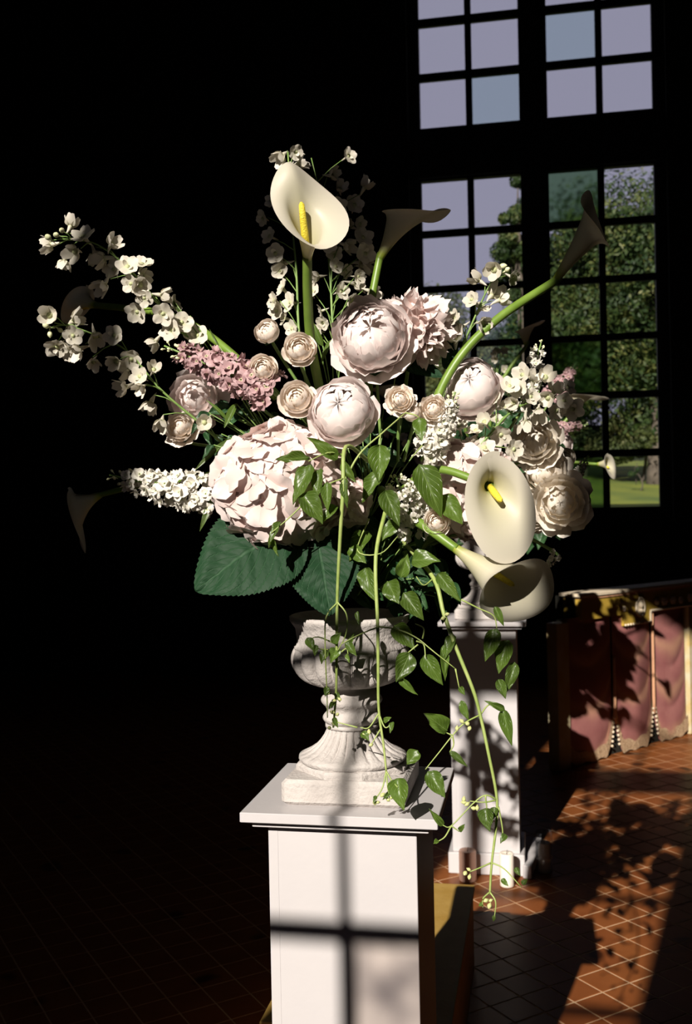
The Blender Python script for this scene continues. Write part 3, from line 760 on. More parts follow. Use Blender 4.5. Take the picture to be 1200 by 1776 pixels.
def calla(label, base, mouth, tip, L, R, stem, lipcurl=.25, back=.45, front=.55, curl_tip=.12, seam=1.06, srad=.0085, group='calla lilies', spadix=True, twist=0, wide=1.0, name='calla_lily', tipspike=.10, asym=0, lob=.8, bl=1.3):
    """base/mouth: photo points (x, y, d); tip: direction the long lobe points; stem: photo points from foot to base"""
    b = P3(base); axis = (P3(mouth) - b).normalized()
    mw = frame(b, axis, V(tip).cross(axis), 1)        # local +Y follows the tip direction
    # make sure +Y really follows tip
    if (mw.to_3x3() @ V((0, 1, 0))).dot(V(tip)) < 0: mw = mw @ M.Rotation(PI, 4, 'Z')
    mw = mw @ M.Rotation(twist, 4, 'Z')
    foot = P3(stem[0]) if stem else b
    t = thing(name, foot, label, 'calla lily', group)
    def f(u, v):
        ph = (2 * u - 1) * PI * seam
        bf = .5 + .5 * math.cos(ph)
        ln = L * (front + (1 - front) * bf ** lob + tipspike * bf ** 9)
        s = v
        r = .0075 + (R - .0075) * (.16 * s + .84 * s ** 1.75)
        r *= 1 + .10 * (2 * u - 1) * (1 - .3 * s)            # spiral overlap at the front seam
        lip = max(0, (s - .72) / .28) ** 2
        r += R * lipcurl * lip * (.6 + .6 * (1 - bf))
        if asym:
            sd = max(0, math.sin(ph)); r += R * asym * sd * lip; ln *= 1 - asym * .5 * sd ** 2 * bf
        z = ln * (s - .16 * lip * s * (1 - .5 * bf)) + L * .0
        y = r * math.cos(ph); x = r * math.sin(ph) * wide
        y += L * back * bf ** bl * s ** 2.2
        z -= L * curl_tip * bf ** 4 * s ** 5
        x += .012 * R * math.sin(ph * 3 + 1) * s
        z += .03 * L * math.sin(ph * 2 + .5) * s ** 3
        return (x, y, z)
    sp = MB().grid(f, 44, 26)
    o = sp.build('spathe', 'calla', t, mw)
    if spadix:
        MB().tube([V((0, 0, L * .10)), V((0, .006, L * .3)), V((0, .010, L * .45)), V((0, .014, L * .60)), V((0, .016, L * .625))], [.006, .0068, .0064, .005, .0016], 10).build('spadix', 'spadix', t, mw)
    if stem:
        pts = smooth_path([P3(q) for q in stem] + [b, b + axis * L * .05])
        MB().tube(pts, [srad * (1.0 - .12 * i / (len(pts) - 1)) for i in range(len(pts))], 12).build('stem', 'stem', t)
    return t
# leaves
def leaf_me(kind, seed, mat):
    key = ('leaf', kind, seed, mat)
    if key in CACHE: return CACHE[key]
    r = random.Random(seed * 7 + len(kind)); ph = r.uniform(0, 6); fold = r.uniform(.15, .5); droop = r.uniform(.05, .32); tw = r.uniform(-.5, .5)
    m = MB()
    if kind == 'vine':
        def f(u, v):
            x = 2 * u - 1; w = .5 * (math.sin(PI * min(1, v ** .72)) ** .85) * (1 - .25 * v) + .006
            w *= 1.12 if v < .6 else 1.12 - .3 * (v - .6)
            X = x * w; z = fold * abs(x) * w - droop * v * v + .05 * math.sin(v * 9 + abs(x) * 4 + ph) * (.3 + abs(x)) + .03 * math.sin(v * 21 + x * 3) * abs(x) + tw * v * X
            X += .10 * tw * v * v
            return (X, v, z)
        m.grid(f, 8, 12)
    elif kind == 'long':
        def f(u, v):
            x = 2 * u - 1; w = .5 * math.sin(PI * (.04 + .96 * v ** .85)) ** .9 * (1 - .2 * v) + .004
            return (x * w, v, fold * .6 * abs(x) * w - droop * 1.3 * v * v + tw * .6 * v * x * w)
        m.grid(f, 6, 10)
    else:      # broad serrate leaf with raised fields between the veins
        nv_ = 88
        def f(u, v):
            x = 2 * u - 1; w = .5 * math.sin(PI * min(1, .03 + .97 * v ** .78)) ** .72 * (1 - .12 * v) + .004
            saw = (v * 30) % 1.0
            ww = w * (1 - .055 * (1 - saw) * (1 if 0.04 < v < .97 else 0))
            X = x * ww
            st = (v - abs(x) * .20) * 9
            q = abs((st % 1) - .5) * 2
            z = .018 * (1 - q ** 3) * (1 - abs(x) ** 6) + .22 * abs(X) ** 1.3 * fold * 2 - droop * .9 * v * v - .10 * X * X * 2 + .012 * math.sin(v * 14 + x * 5)
            return (X, v + (.012 * (saw - .5) if abs(x) > .9 else 0), z)
        m.grid(f, 20, nv_)
    CACHE[key] = m.mesh('leaf', mat); return CACHE[key]
def leaf(parent, base, tip, wpx, kind='vine', mat='vleaf', up=None, seed=None, name='leaf', stalk=None):
    """base/tip: photo points (x, y, d); wpx: width in photo pixels"""
    b, e = P3(base), P3(tip); ln = (e - b).length; dy = (e - b).normalized()
    n = V(up) if up else V((-.25 + rnd.uniform(-.35, .35), -1, .45 + rnd.uniform(-.35, .35)))
    n = (n - dy * n.dot(dy)).normalized(); x = dy.cross(n); w = wpx / F_PX * b.y
    m = M.Identity(4)
    for i in range(3): m[i][0] = x[i] * w; m[i][1] = dy[i] * ln; m[i][2] = n[i] * (w + ln) * .5; m[i][3] = b[i]
    o = obj(name, leaf_me(kind, rnd.randint(0, 9) if seed is None else seed, mat), parent, m)
    if stalk:
        s0 = P3(stalk); mid = s0.lerp(b, .5) + V((0, -.003, .004))
        MB().tube([s0, mid, b, b.lerp(e, .08)], [.0012, .001, .0009, .0006], 5).build('leaf_stalk', 'vstem', parent)
    return o

# ------------------------------------------------------------------ front arrangement: calla lilies
calla('upright white calla lily in full sun at the top of the front bouquet', (533, 454, 1.82), (530, 380, 1.775), (-.6, .8, .35), .165, .041,
      [(560, 700, 1.98), (540, 600, 1.93), (534, 520, 1.87)], back=.14, front=.30, lipcurl=.40, curl_tip=.08, srad=.0095, twist=-.15, asym=.5)
calla('dim calla lily bending toward the window in its first panes', (658, 450, 2.06), (718, 345, 2.05), (1, -.15, -.15), .15, .036,
      [(640, 700, 2.05), (640, 560, 2.05)], back=.26, front=.66, lipcurl=.12, curl_tip=.10, srad=.0085, tipspike=.20)
calla('dim calla lily on a long arched green stem before the window', (962, 488, 2.02), (1030, 385, 1.99), (-.6, .45, .45), .180, .036,
      [(740, 760, 1.98), (762, 682, 1.97), (805, 610, 1.97), (870, 548, 1.98)], back=.02, front=.70, lipcurl=.40, curl_tip=.02, srad=.0092, tipspike=.10)
calla('large sunlit calla lily facing forward with a yellow spadix, right side of the bouquet', (846, 842, 1.86), (874, 859, 1.785), (.20, -.25, -1), .100, .056,
      [(700, 850, 1.98), (735, 822, 1.93), (775, 816, 1.90)], back=.62, front=.42, lipcurl=.18, curl_tip=.05, srad=.0085, wide=1.0, tipspike=0, lob=.8, bl=.8)
calla('calla lily pointing sideways with its trumpet half in shade, lowest of the bouquet', (783, 946, 1.86), (908, 1030, 1.83), (.5, .8, -.12), .215, .064,
      [(660, 850, 2.0), (705, 892, 1.92), (745, 918, 1.88)], back=.16, front=.50, lipcurl=.10, curl_tip=.02, srad=.0098, tipspike=.05)
calla('faint calla lily in the dark beyond the tip of the lower delphinium spray', (168, 530, 2.42), (115, 520, 2.48), (-.7, .3, -.4), .10, .032,
      [(480, 690, 2.02), (400, 612, 2.03), (330, 562, 2.12), (260, 540, 2.2)], back=.2, srad=.0085)
calla('faint drooping calla lily in the dark below the white stock spike', (175, 858, 2.5), (128, 885, 2.5), (-.1, .1, -1), .12, .04,
      [(470, 800, 2.1), (330, 830, 2.3), (230, 845, 2.45)], back=.5, srad=.007)

# ------------------------------------------------------------------ peonies, roses, hydrangeas
SUNF = V((-.30, -1, .35))
rosy('peony', 'open blush peony with layered petals, highest of the bouquet', 'peony', 645, 582, 1.90, 60, 'open', 'blush', (-.10, -1, .28), 'peonies', (660, 760, 2.02))
head('ruffled_peony', 'ruffled pale pink bloom tucked behind the highest peony', 'peony', 718, 572, 1.99, 52, 46, .021, 'ruffle', 'hyd', 'peonies', .95, (690, 760, 2.02), (.15, -1, .5), 3, 'hyd', -.3)
rosy('peony', 'rounded cupped blush peony in the middle of the bouquet', 'peony', 594, 712, 1.84, 55, 'ball', 'blush', (-.18, -1, .22), 'peonies', (640, 820, 2.02))
rosy('peony', 'blush peony half behind the arched green calla stem', 'peony', 816, 672, 2.02, 50, 'ball', 'blush', (-.2, -1, .3), 'peonies', (740, 800, 2.03))
rosy('peony', 'blush peony tucked under the delphinium at the dark left edge of the bouquet', 'peony', 335, 690, 2.12, 42, 'loose', 'blush', (-.4, -1, .0), 'peonies', (480, 760, 2.03))
head('hydrangea', 'large blush hydrangea head, the widest bloom of the bouquet', 'hydrangea', 486, 850, 1.90, 108, 92, .039, 'hyd', 'hyd', 'hydrangea heads', 1.0, (600, 960, 2.02), (-.1, -1, .2), 5, 'hyd', -.3)
head('hydrangea', 'blush hydrangea head behind the forward-facing calla lily', 'hydrangea', 806, 850, 2.04, 82, 52, .036, 'hyd', 'hyd', 'hydrangea heads', 1.0, (700, 960, 2.03), (.1, -1, .2), 6, 'hyd', -.1)
head('hydrangea_tuft', 'small hydrangea tuft below the big head among vine leaves', 'hydrangea', 598, 868, 1.93, 36, 18, .028, 'hyd', 'hyd', 'hydrangea heads', 1.0, (620, 960, 2.02), (.2, -1, .1), 8, 'hyd', -.1)
for x, y, d, r, k, f, lab, st in [
    (463, 575, 1.92, 21, 'rosebud', (-.3, -1, .35), 'cream rosebud highest of the small roses beside the upright calla stem', (540, 700, 2.0)),
    (519, 604, 1.88, 25, 'rose', (0, -1, .25), 'small cream rose in front of the upright calla stem', (560, 720, 2.0)),
    (455, 639, 1.90, 22, 'rose', (-.1, -1, .15), 'small peach rose above the pink stock spike', (540, 740, 2.0)),
    (515, 690, 1.86, 27, 'rose', (-.1, -1, .25), 'small cream rose left of the rounded peony', (570, 780, 2.0)),
    (694, 692, 1.90, 21, 'loose', (0, -1, .25), 'small cream rose with open petals right of the rounded peony', (690, 800, 2.0)),
    (714, 716, 1.91, 15, 'rosebud', (-.1, -1, .3), 'tiny cream rosebud just under the open small rose', (700, 800, 2.0)),
    (752, 708, 1.93, 21, 'loose', (-.2, -1, .3), 'small cream rose beside the tip of the arched stem foot', (730, 800, 2.0)),
    (757, 905, 1.87, 20, 'rose', (-.2, -1, .2), 'small cream rose above the stem of the lowest calla', (700, 950, 2.0)),
    (312, 740, 2.05, 24, 'loose', (-.3, -1, .4), 'shaded beige rose at the foot of the lower delphinium spray', (450, 780, 2.03)),
    (240 + 10, 1, 1, 1, None, None, None, None)]:
    if k: rosy('rose', lab, 'rose', x, y, d, r, k, 'cream', f, 'small cream roses', st)
for x, y, d, r, k, f, lab, st in [
    (925, 765, 2.12, 36, 'loose', (-.4, -1, .25), 'ivory rose in sun above the forward-facing calla lily', (760, 850, 2.03)),
    (938, 818, 2.14, 38, 'loose', (-.3, -1, .2), 'ivory rose peeking out right of the forward-facing calla lily', (770, 880, 2.03)),
    (979, 793, 2.22, 19, 'rosebud', (.2, -1, .4), 'round blush bud at the outer right of the roses', (800, 880, 2.04)),
    (972, 872, 2.10, 42, 'loose', (-.2, -1, .0), 'shaded beige rose lowest on the right of the bouquet', (790, 920, 2.03)),
    (1003, 866, 2.2, 24, 'ball', (.6, -1, .2), 'pink-edged rose half hidden behind the shaded beige rose', (810, 920, 2.05)),
    (930, 893, 2.14, 24, 'loose', (-.3, -1, -.1), 'small rose with one sunlit petal under the ivory roses', (780, 930, 2.03))]:
    rosy('rose', lab, 'rose', x, y, d, r, k, 'ivory', f, 'ivory roses on the right', st)

# ------------------------------------------------------------------ delphinium sprays
delphinium('delphinium', 'upper white delphinium spray reaching far out over the dark', [(520, 760, 2.02), (400, 665, 2.0), (335, 595, 1.98), (285, 540, 1.96), (235, 478, 1.95), (170, 425, 1.94), (105, 415, 1.93)],
    [(123, 393, 'bell'), (145, 410), (113, 452, 'bell'), (132, 436, 'bell'), (165, 442, 'bell'), (193, 424, 'bell'), (182, 448, 'bell'), (198, 467), (222, 462), (182, 493, 'bell'), (247, 458), (247, 478, 'bell'), (227, 493), (243, 494), (251, 518), (238, 542), (280, 512), (283, 545), (303, 530), (270, 592, 'bell'), (297, 573), (342, 582), (316, 560), (90, 425, 'bell')], .0205, 1.95, buds=[(84, 412), (98, 408), (108, 400)], seed=2)
delphinium('delphinium', 'lower white delphinium spray drooping out over the dark', [(520, 800, 2.03), (420, 790, 2.02), (340, 728, 2.0), (275, 672, 1.98), (222, 610, 1.97), (150, 575, 1.96), (95, 560, 1.95)],
    [(87, 547, 'bell'), (128, 556, 'bell'), (98, 602), (118, 608), (127, 582), (138, 605, 'bell'), (165, 583, 'bell'), (162, 627, 'bell'), (198, 582), (202, 627, 'bell'), (228, 623), (242, 653), (267, 641, 'bell'), (218, 672, 'bell'), (247, 672), (262, 698, 'bell'), (281, 730, 'bell'), (355, 733, 'bell'), (222, 640)], .0205, 1.96, buds=[(87, 580), (105, 573), (80, 565)], seed=3)
delphinium('delphinium', 'tall white delphinium behind the upright calla, its tip lost in shade', [(600, 720, 2.06), (580, 600, 2.10), (572, 470, 2.13), (560, 360, 2.16), (540, 275, 2.18)],
    [(570, 425), (580, 442), (600, 425), (582, 462), (552, 480), (542, 505), (592, 505), (557, 540), (615, 492), (622, 480), (630, 462), (634, 440), (630, 412), (624, 389), (605, 388), (615, 355), (632, 326), (575, 305), (605, 271), (642, 505), (610, 522), (560, 560), (545, 590), (590, 330), (585, 360), (625, 455), (600, 470), (565, 400), (550, 575)], .0195, 2.12, seed=4)
delphinium('delphinium', 'white delphinium just left of the upright calla stem', [(540, 720, 2.05), (520, 590, 2.06), (514, 470, 2.10), (505, 370, 2.16), (500, 265, 2.2)],
    [(490, 270), (513, 265), (500, 292), (518, 285), (470, 349), (456, 379), (467, 410), (478, 440), (492, 457), (490, 500), (480, 540), (494, 552), (475, 522), (506, 570), (485, 470), (503, 525)], .0195, 2.1, seed=5)
delphinium('delphinium', 'short white delphinium tip in front of the window panes', [(740, 760, 2.02), (795, 620, 2.0), (830, 535, 1.99), (860, 470, 1.98)],
    [(831, 487), (857, 468), (889, 482), (852, 513), (818, 520), (787, 552), (797, 569), (836, 560), (835, 534), (866, 520, 'bell'), (790, 590, 'bell')], .0205, 1.99, buds=[(872, 462), (880, 468)], seed=6)
delphinium('delphinium', 'greyish white delphinium spray spreading right above the ivory roses', [(760, 850, 2.03), (830, 775, 2.0), (890, 712, 2.02), (950, 690, 2.08), (1005, 695, 2.14)],
    [(884, 669), (899, 675), (855, 691), (877, 706), (796, 739), (825, 746), (840, 732), (862, 728), (891, 699), (869, 754), (921, 688), (932, 713), (961, 680), (979, 695), (994, 710), (965, 712), (840, 776), (891, 779), (950, 690), (910, 730), (945, 655), (925, 660), (905, 650), (985, 672), (812, 770)], .0205, 2.05, seed=7)

# ------------------------------------------------------------------ stock spikes
stock('stock_spike', 'dusty pink stock spike pointing left under the small peach rose', (472, 680, 1.93), (285, 600, 1.94), 34, 52, .0175, 'stockp', 'stock spikes', 10, 11, foot=(560, 760, 2.02))
stock('stock_spike', 'dense white stock spike pointing left over the dark beside the hydrangea', (372, 862, 1.98), (190, 824, 2.0), 34, 46, .0172, 'stockw', 'stock spikes', 10, 12, foot=(540, 900, 2.03))
stock('stock_spike', 'white stock seen end-on in the middle, below the single hanging leaf', (715, 900, 1.96), (686, 828, 1.83), 40, 40, .0155, 'stockw', 'stock spikes', 10, 13, foot=(690, 960, 2.02))
stock('stock_spike', 'white stock spike beneath the blush peony at the arched stem', (742, 800, 1.97), (790, 680, 1.93), 26, 28, .0165, 'stockw', 'stock spikes', 9, 14, foot=(710, 900, 2.02))
stock('stock_spike', 'creamy stock spike standing upright before the dark window mullion', (900, 720, 2.16), (940, 590, 2.2), 24, 26, .014, 'stockw', 'stock spikes', 8, 15, foot=(800, 850, 2.05))
stock('stock_spike', 'little white stock sprig hanging low in the dark under the roses', (965, 960, 2.0), (948, 985, 2.0), 8, 7, .0075, 'stockw', 'stock spikes', 2, 16, foot=(860, 900, 2.03))
stock('stock_spike', 'tiny white sprig right of the round blush bud', (985, 850, 2.2), (1020, 790, 2.24), 10, 14, .009, 'stockw', 'stock spikes', 4, 17, foot=(850, 900, 2.06))

# ------------------------------------------------------------------ foliage of the front arrangement
def foliage(label, spots, name='leafy_sprig', mat='dleaf', foot=(640, 1030, 2.02), group='green leaves of the front bouquet', kind='vine'):
    t = thing(name, P3(foot), label, 'leaf sprig', group); st = MB(); f = P3(foot)
    for b, e, w in spots:
        leaf(t, b, e, w, kind, mat)
        st.tube(smooth_path([f, f.lerp(P3(b), .6) + V((0, 0, .01)), P3(b)], 4), .0013, 5)
    tag(st.build('sprig_stems', 'dstem', t), kind='stuff'); return t
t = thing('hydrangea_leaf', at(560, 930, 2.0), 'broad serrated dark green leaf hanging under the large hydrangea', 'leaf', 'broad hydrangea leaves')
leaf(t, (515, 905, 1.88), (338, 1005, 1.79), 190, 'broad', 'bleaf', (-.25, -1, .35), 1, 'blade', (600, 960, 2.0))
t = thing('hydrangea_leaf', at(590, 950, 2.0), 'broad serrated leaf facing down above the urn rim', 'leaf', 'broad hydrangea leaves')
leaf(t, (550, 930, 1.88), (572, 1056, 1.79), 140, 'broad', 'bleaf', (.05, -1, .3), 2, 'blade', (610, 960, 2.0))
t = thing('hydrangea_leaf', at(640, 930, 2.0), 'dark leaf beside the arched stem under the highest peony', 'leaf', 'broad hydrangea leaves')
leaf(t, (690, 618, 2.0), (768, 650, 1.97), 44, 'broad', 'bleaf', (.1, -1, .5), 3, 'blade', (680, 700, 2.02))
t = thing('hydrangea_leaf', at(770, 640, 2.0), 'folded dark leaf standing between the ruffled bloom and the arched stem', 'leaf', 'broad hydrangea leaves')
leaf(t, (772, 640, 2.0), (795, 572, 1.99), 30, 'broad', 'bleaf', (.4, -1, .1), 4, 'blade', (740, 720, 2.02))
def cloud(cx, cy, rx, ry, d, n, lo, hi, seed):
    r = random.Random(seed); L = []
    for i in range(n):
        a = r.uniform(0, 2 * PI); k = math.sqrt(r.random()); x, y = cx + rx * k * math.cos(a), cy + ry * k * math.sin(a)
        b = r.uniform(0, 2 * PI); s = r.uniform(lo, hi); dd = d + r.uniform(-.07, .07)
        L.append(((x, y, dd), (x + s * math.cos(b), y + s * abs(math.sin(b)) * .9 + 6, dd - r.uniform(0, .03)), s * r.uniform(.4, .6)))
    return L
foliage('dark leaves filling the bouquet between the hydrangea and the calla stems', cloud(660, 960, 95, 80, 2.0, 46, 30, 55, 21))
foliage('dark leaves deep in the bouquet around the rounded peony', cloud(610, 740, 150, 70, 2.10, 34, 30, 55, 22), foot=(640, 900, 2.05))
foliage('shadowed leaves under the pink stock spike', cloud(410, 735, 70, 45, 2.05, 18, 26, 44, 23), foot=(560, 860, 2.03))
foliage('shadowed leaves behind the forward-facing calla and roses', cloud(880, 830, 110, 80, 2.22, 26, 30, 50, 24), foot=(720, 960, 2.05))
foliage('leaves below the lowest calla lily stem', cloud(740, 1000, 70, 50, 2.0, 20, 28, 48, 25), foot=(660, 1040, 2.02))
foliage('narrow green blades under the delphinium sprays', [((400, 760, 2.0), (335, 812, 1.98), 9), ((395, 730, 1.98), (360, 690, 1.97), 8), ((440, 770, 1.99), (400, 830, 1.97), 10), ((372, 860, 1.97), (345, 920, 1.95), 12), ((410, 700, 1.97), (388, 740, 1.95), 14), ((300, 520, 1.97), (325, 565, 1.97), 4), ((330, 548, 1.97), (318, 590, 1.96), 4), ((380, 600, 1.96), (362, 570, 1.96), 5)], foot=(520, 850, 2.03), kind='long', mat='vleaf')
foliage('pale green leaves beside the white delphinium foot', [((560, 600, 1.98), (540, 560, 1.97), 14), ((575, 590, 1.99), (555, 630, 1.97), 12), ((548, 585, 1.98), (530, 625, 1.97), 12), ((600, 560, 2.0), (582, 600, 1.99), 10)], foot=(580, 720, 2.02), kind='long', mat='vleaf')

# clematis vines: stem, side twigs, leaves, buds
def vine(label, path, twigs, leaves, buds=(), r0=.0034, budmat='budp'):
    pts = smooth_path([P3(p) for p in path]); t = thing('clematis_vine', pts[0], label, 'vine', 'trailing clematis vines')
    MB().tube(pts, [r0 * (1 - .55 * i / (len(pts) - 1)) for i in range(len(pts))], 8).build('stem', 'vstem', t)
    for tw in twigs:
        q = smooth_path([P3(p) for p in tw], 5)
        MB().tube(q, [.0016 - .0007 * i / (len(q) - 1) for i in range(len(q))], 6).build('twig', 'vstem', t)
    for L in leaves:
        leaf(t, L[0], L[1], L[2], L[3] if len(L) > 3 else 'vine', 'vleaf', L[4] if len(L) > 4 else None)
    for (x, y, d) in buds:
        obj('bud', bud_me, t, frame(at(x, y, d), (rnd.uniform(-1, 1), -.3, rnd.uniform(-1, .3)), (1, 0, 0), rnd.uniform(.8, 1.25)))
    return t
bud_me = MB().grid(lambda u, v: (.0034 * math.sin(PI * v ** 1.2) * math.cos(2 * PI * u), .0034 * math.sin(PI * v ** 1.2) * math.sin(2 * PI * u), -.004 + .0105 * v), 8, 6, True).mesh('bud', 'budp')
d = 1.79
vine('vine hanging straight down over the hydrangea and urn, with leaves at its top', [(640, 800, 1.88), (600, 775, 1.80), (595, 850, 1.77), (589, 950, 1.78), (585, 1040, 1.80), (584, 1130, 1.81), (583, 1200, 1.83), (578, 1262, 1.84)],
     [[(585, 1045, 1.8), (566, 1070, 1.79), (564, 1120, 1.79), (567, 1200, 1.80), (568, 1245, 1.81)], [(584, 1043, 1.8), (601, 1066, 1.79), (600, 1100, 1.79), (585, 1130, 1.80)],
      [(598, 790, 1.79), (570, 785, 1.77), (535, 800, 1.76)], [(595, 830, 1.77), (570, 840, 1.76), (550, 860, 1.76)], [(584, 1118, 1.81), (552, 1105, 1.80), (532, 1112, 1.80)], [(584, 1128, 1.81), (545, 1125, 1.80)], [(583, 1140, 1.81), (600, 1125, 1.80), (604, 1135, 1.80)],
      [(540, 860, 1.76), (505, 895, 1.76), (470, 925, 1.76)]],
     [((585, 797, 1.78), (537, 757, 1.76), 24), ((537, 794, 1.77), (479, 794, 1.75), 18), ((540, 805, 1.77), (505, 872, 1.75), 34), ((556, 812, 1.77), (547, 870, 1.75), 24), ((568, 836, 1.76), (566, 884, 1.74), 20), ((523, 857, 1.76), (560, 904, 1.74), 36), ((593, 800, 1.78), (616, 838, 1.77), 18), ((585, 878, 1.77), (556, 905, 1.75), 18), ((487, 905, 1.77), (462, 945, 1.75), 16), ((473, 930, 1.77), (480, 965, 1.76), 12), ((600, 830, 1.77), (598, 880, 1.76), 16),
      ((533, 1106, 1.80), (545, 1128, 1.79), 16), ((548, 1118, 1.80), (546, 1138, 1.79), 10), ((568, 1128, 1.80), (556, 1150, 1.79), 16), ((576, 1115, 1.80), (590, 1098, 1.79), 16), ((584, 1125, 1.81), (574, 1148, 1.79), 20), ((604, 1128, 1.8), (612, 1098, 1.79), 16), ((601, 1134, 1.8), (606, 1150, 1.79), 8), ((568, 1190, 1.8), (564, 1208, 1.79), 10), ((582, 1200, 1.83), (590, 1218, 1.82), 9), ((580, 1218, 1.83), (570, 1230, 1.82), 9), ((578, 1245, 1.83), (586, 1262, 1.82), 9), ((620, 1060, 1.81), (622, 1085, 1.80), 9)],
     [(570, 1200, 1.8), (578, 1215, 1.82), (588, 1212, 1.82), (575, 1235, 1.83), (584, 1240, 1.83), (578, 1255, 1.84), (572, 1262, 1.84)], .0042)
vine('middle vine hanging across the urn bowl, forking over its plinth', [(670, 880, 1.9), (652, 965, 1.82), (655, 1080, 1.80), (656, 1150, 1.80), (657, 1230, 1.81), (665, 1290, 1.80), (670, 1338, 1.79)],
     [[(657, 1087, 1.8), (625, 1100, 1.79), (592, 1117, 1.79)], [(657, 1087, 1.8), (690, 1092, 1.78), (722, 1106, 1.77), (752, 1130, 1.76), (790, 1160, 1.76)], [(722, 1112, 1.77), (735, 1118, 1.77), (738, 1140, 1.76)], [(725, 1118, 1.77), (708, 1132, 1.77)], [(733, 1108, 1.77), (735, 1090, 1.77), (720, 1082, 1.77)],
      [(670, 1338, 1.79), (663, 1368, 1.78), (650, 1388, 1.78)], [(670, 1338, 1.79), (680, 1355, 1.78), (690, 1366, 1.77)], [(670, 1340, 1.79), (673, 1370, 1.78), (676, 1385, 1.78)], [(658, 1236, 1.81), (640, 1262, 1.80), (625, 1262, 1.8)], [(658, 1240, 1.81), (668, 1262, 1.80), (680, 1255, 1.8)], [(620, 1262, 1.80), (585, 1253, 1.81)], [(660, 1265, 1.81), (645, 1290, 1.8)], [(640, 900, 1.86), (620, 955, 1.83), (660, 960, 1.82), (690, 930, 1.83)]],
     [((640, 922, 1.86), (604, 965, 1.83), 32), ((606, 950, 1.84), (634, 976, 1.82), 24), ((634, 985, 1.84), (645, 1040, 1.81), 32), ((672, 1008, 1.84), (690, 1046, 1.81), 34), ((695, 1002, 1.84), (707, 960, 1.83), 24), ((715, 972, 1.83), (758, 968, 1.80), 34), ((700, 1028, 1.83), (732, 1072, 1.80), 32), ((684, 1084, 1.80), (720, 1126, 1.77), 32), ((711, 1132, 1.78), (690, 1182, 1.76), 36), ((692, 1174, 1.78), (723, 1207, 1.77), 14), ((736, 1136, 1.77), (766, 1188, 1.75), 30), ((770, 1118, 1.77), (773, 1182, 1.76), 16),
      ((690, 1350, 1.78), (697, 1404, 1.75), 36), ((725, 1302, 1.78), (706, 1326, 1.77), 24), ((665, 1252, 1.80), (678, 1244, 1.79), 10), ((682, 1252, 1.80), (676, 1272, 1.79), 10), ((628, 1270, 1.80), (640, 1284, 1.79), 14), ((652, 1380, 1.78), (648, 1394, 1.77), 7), ((676, 1374, 1.78), (664, 1388, 1.77), 8), ((600, 1112, 1.79), (618, 1138, 1.78), 14)],
     [(650, 1390, 1.78), (657, 1392, 1.78), (665, 1378, 1.78), (672, 1386, 1.78), (679, 1384, 1.78), (640, 1268, 1.8), (632, 1275, 1.8), (645, 1292, 1.8)], .0040)
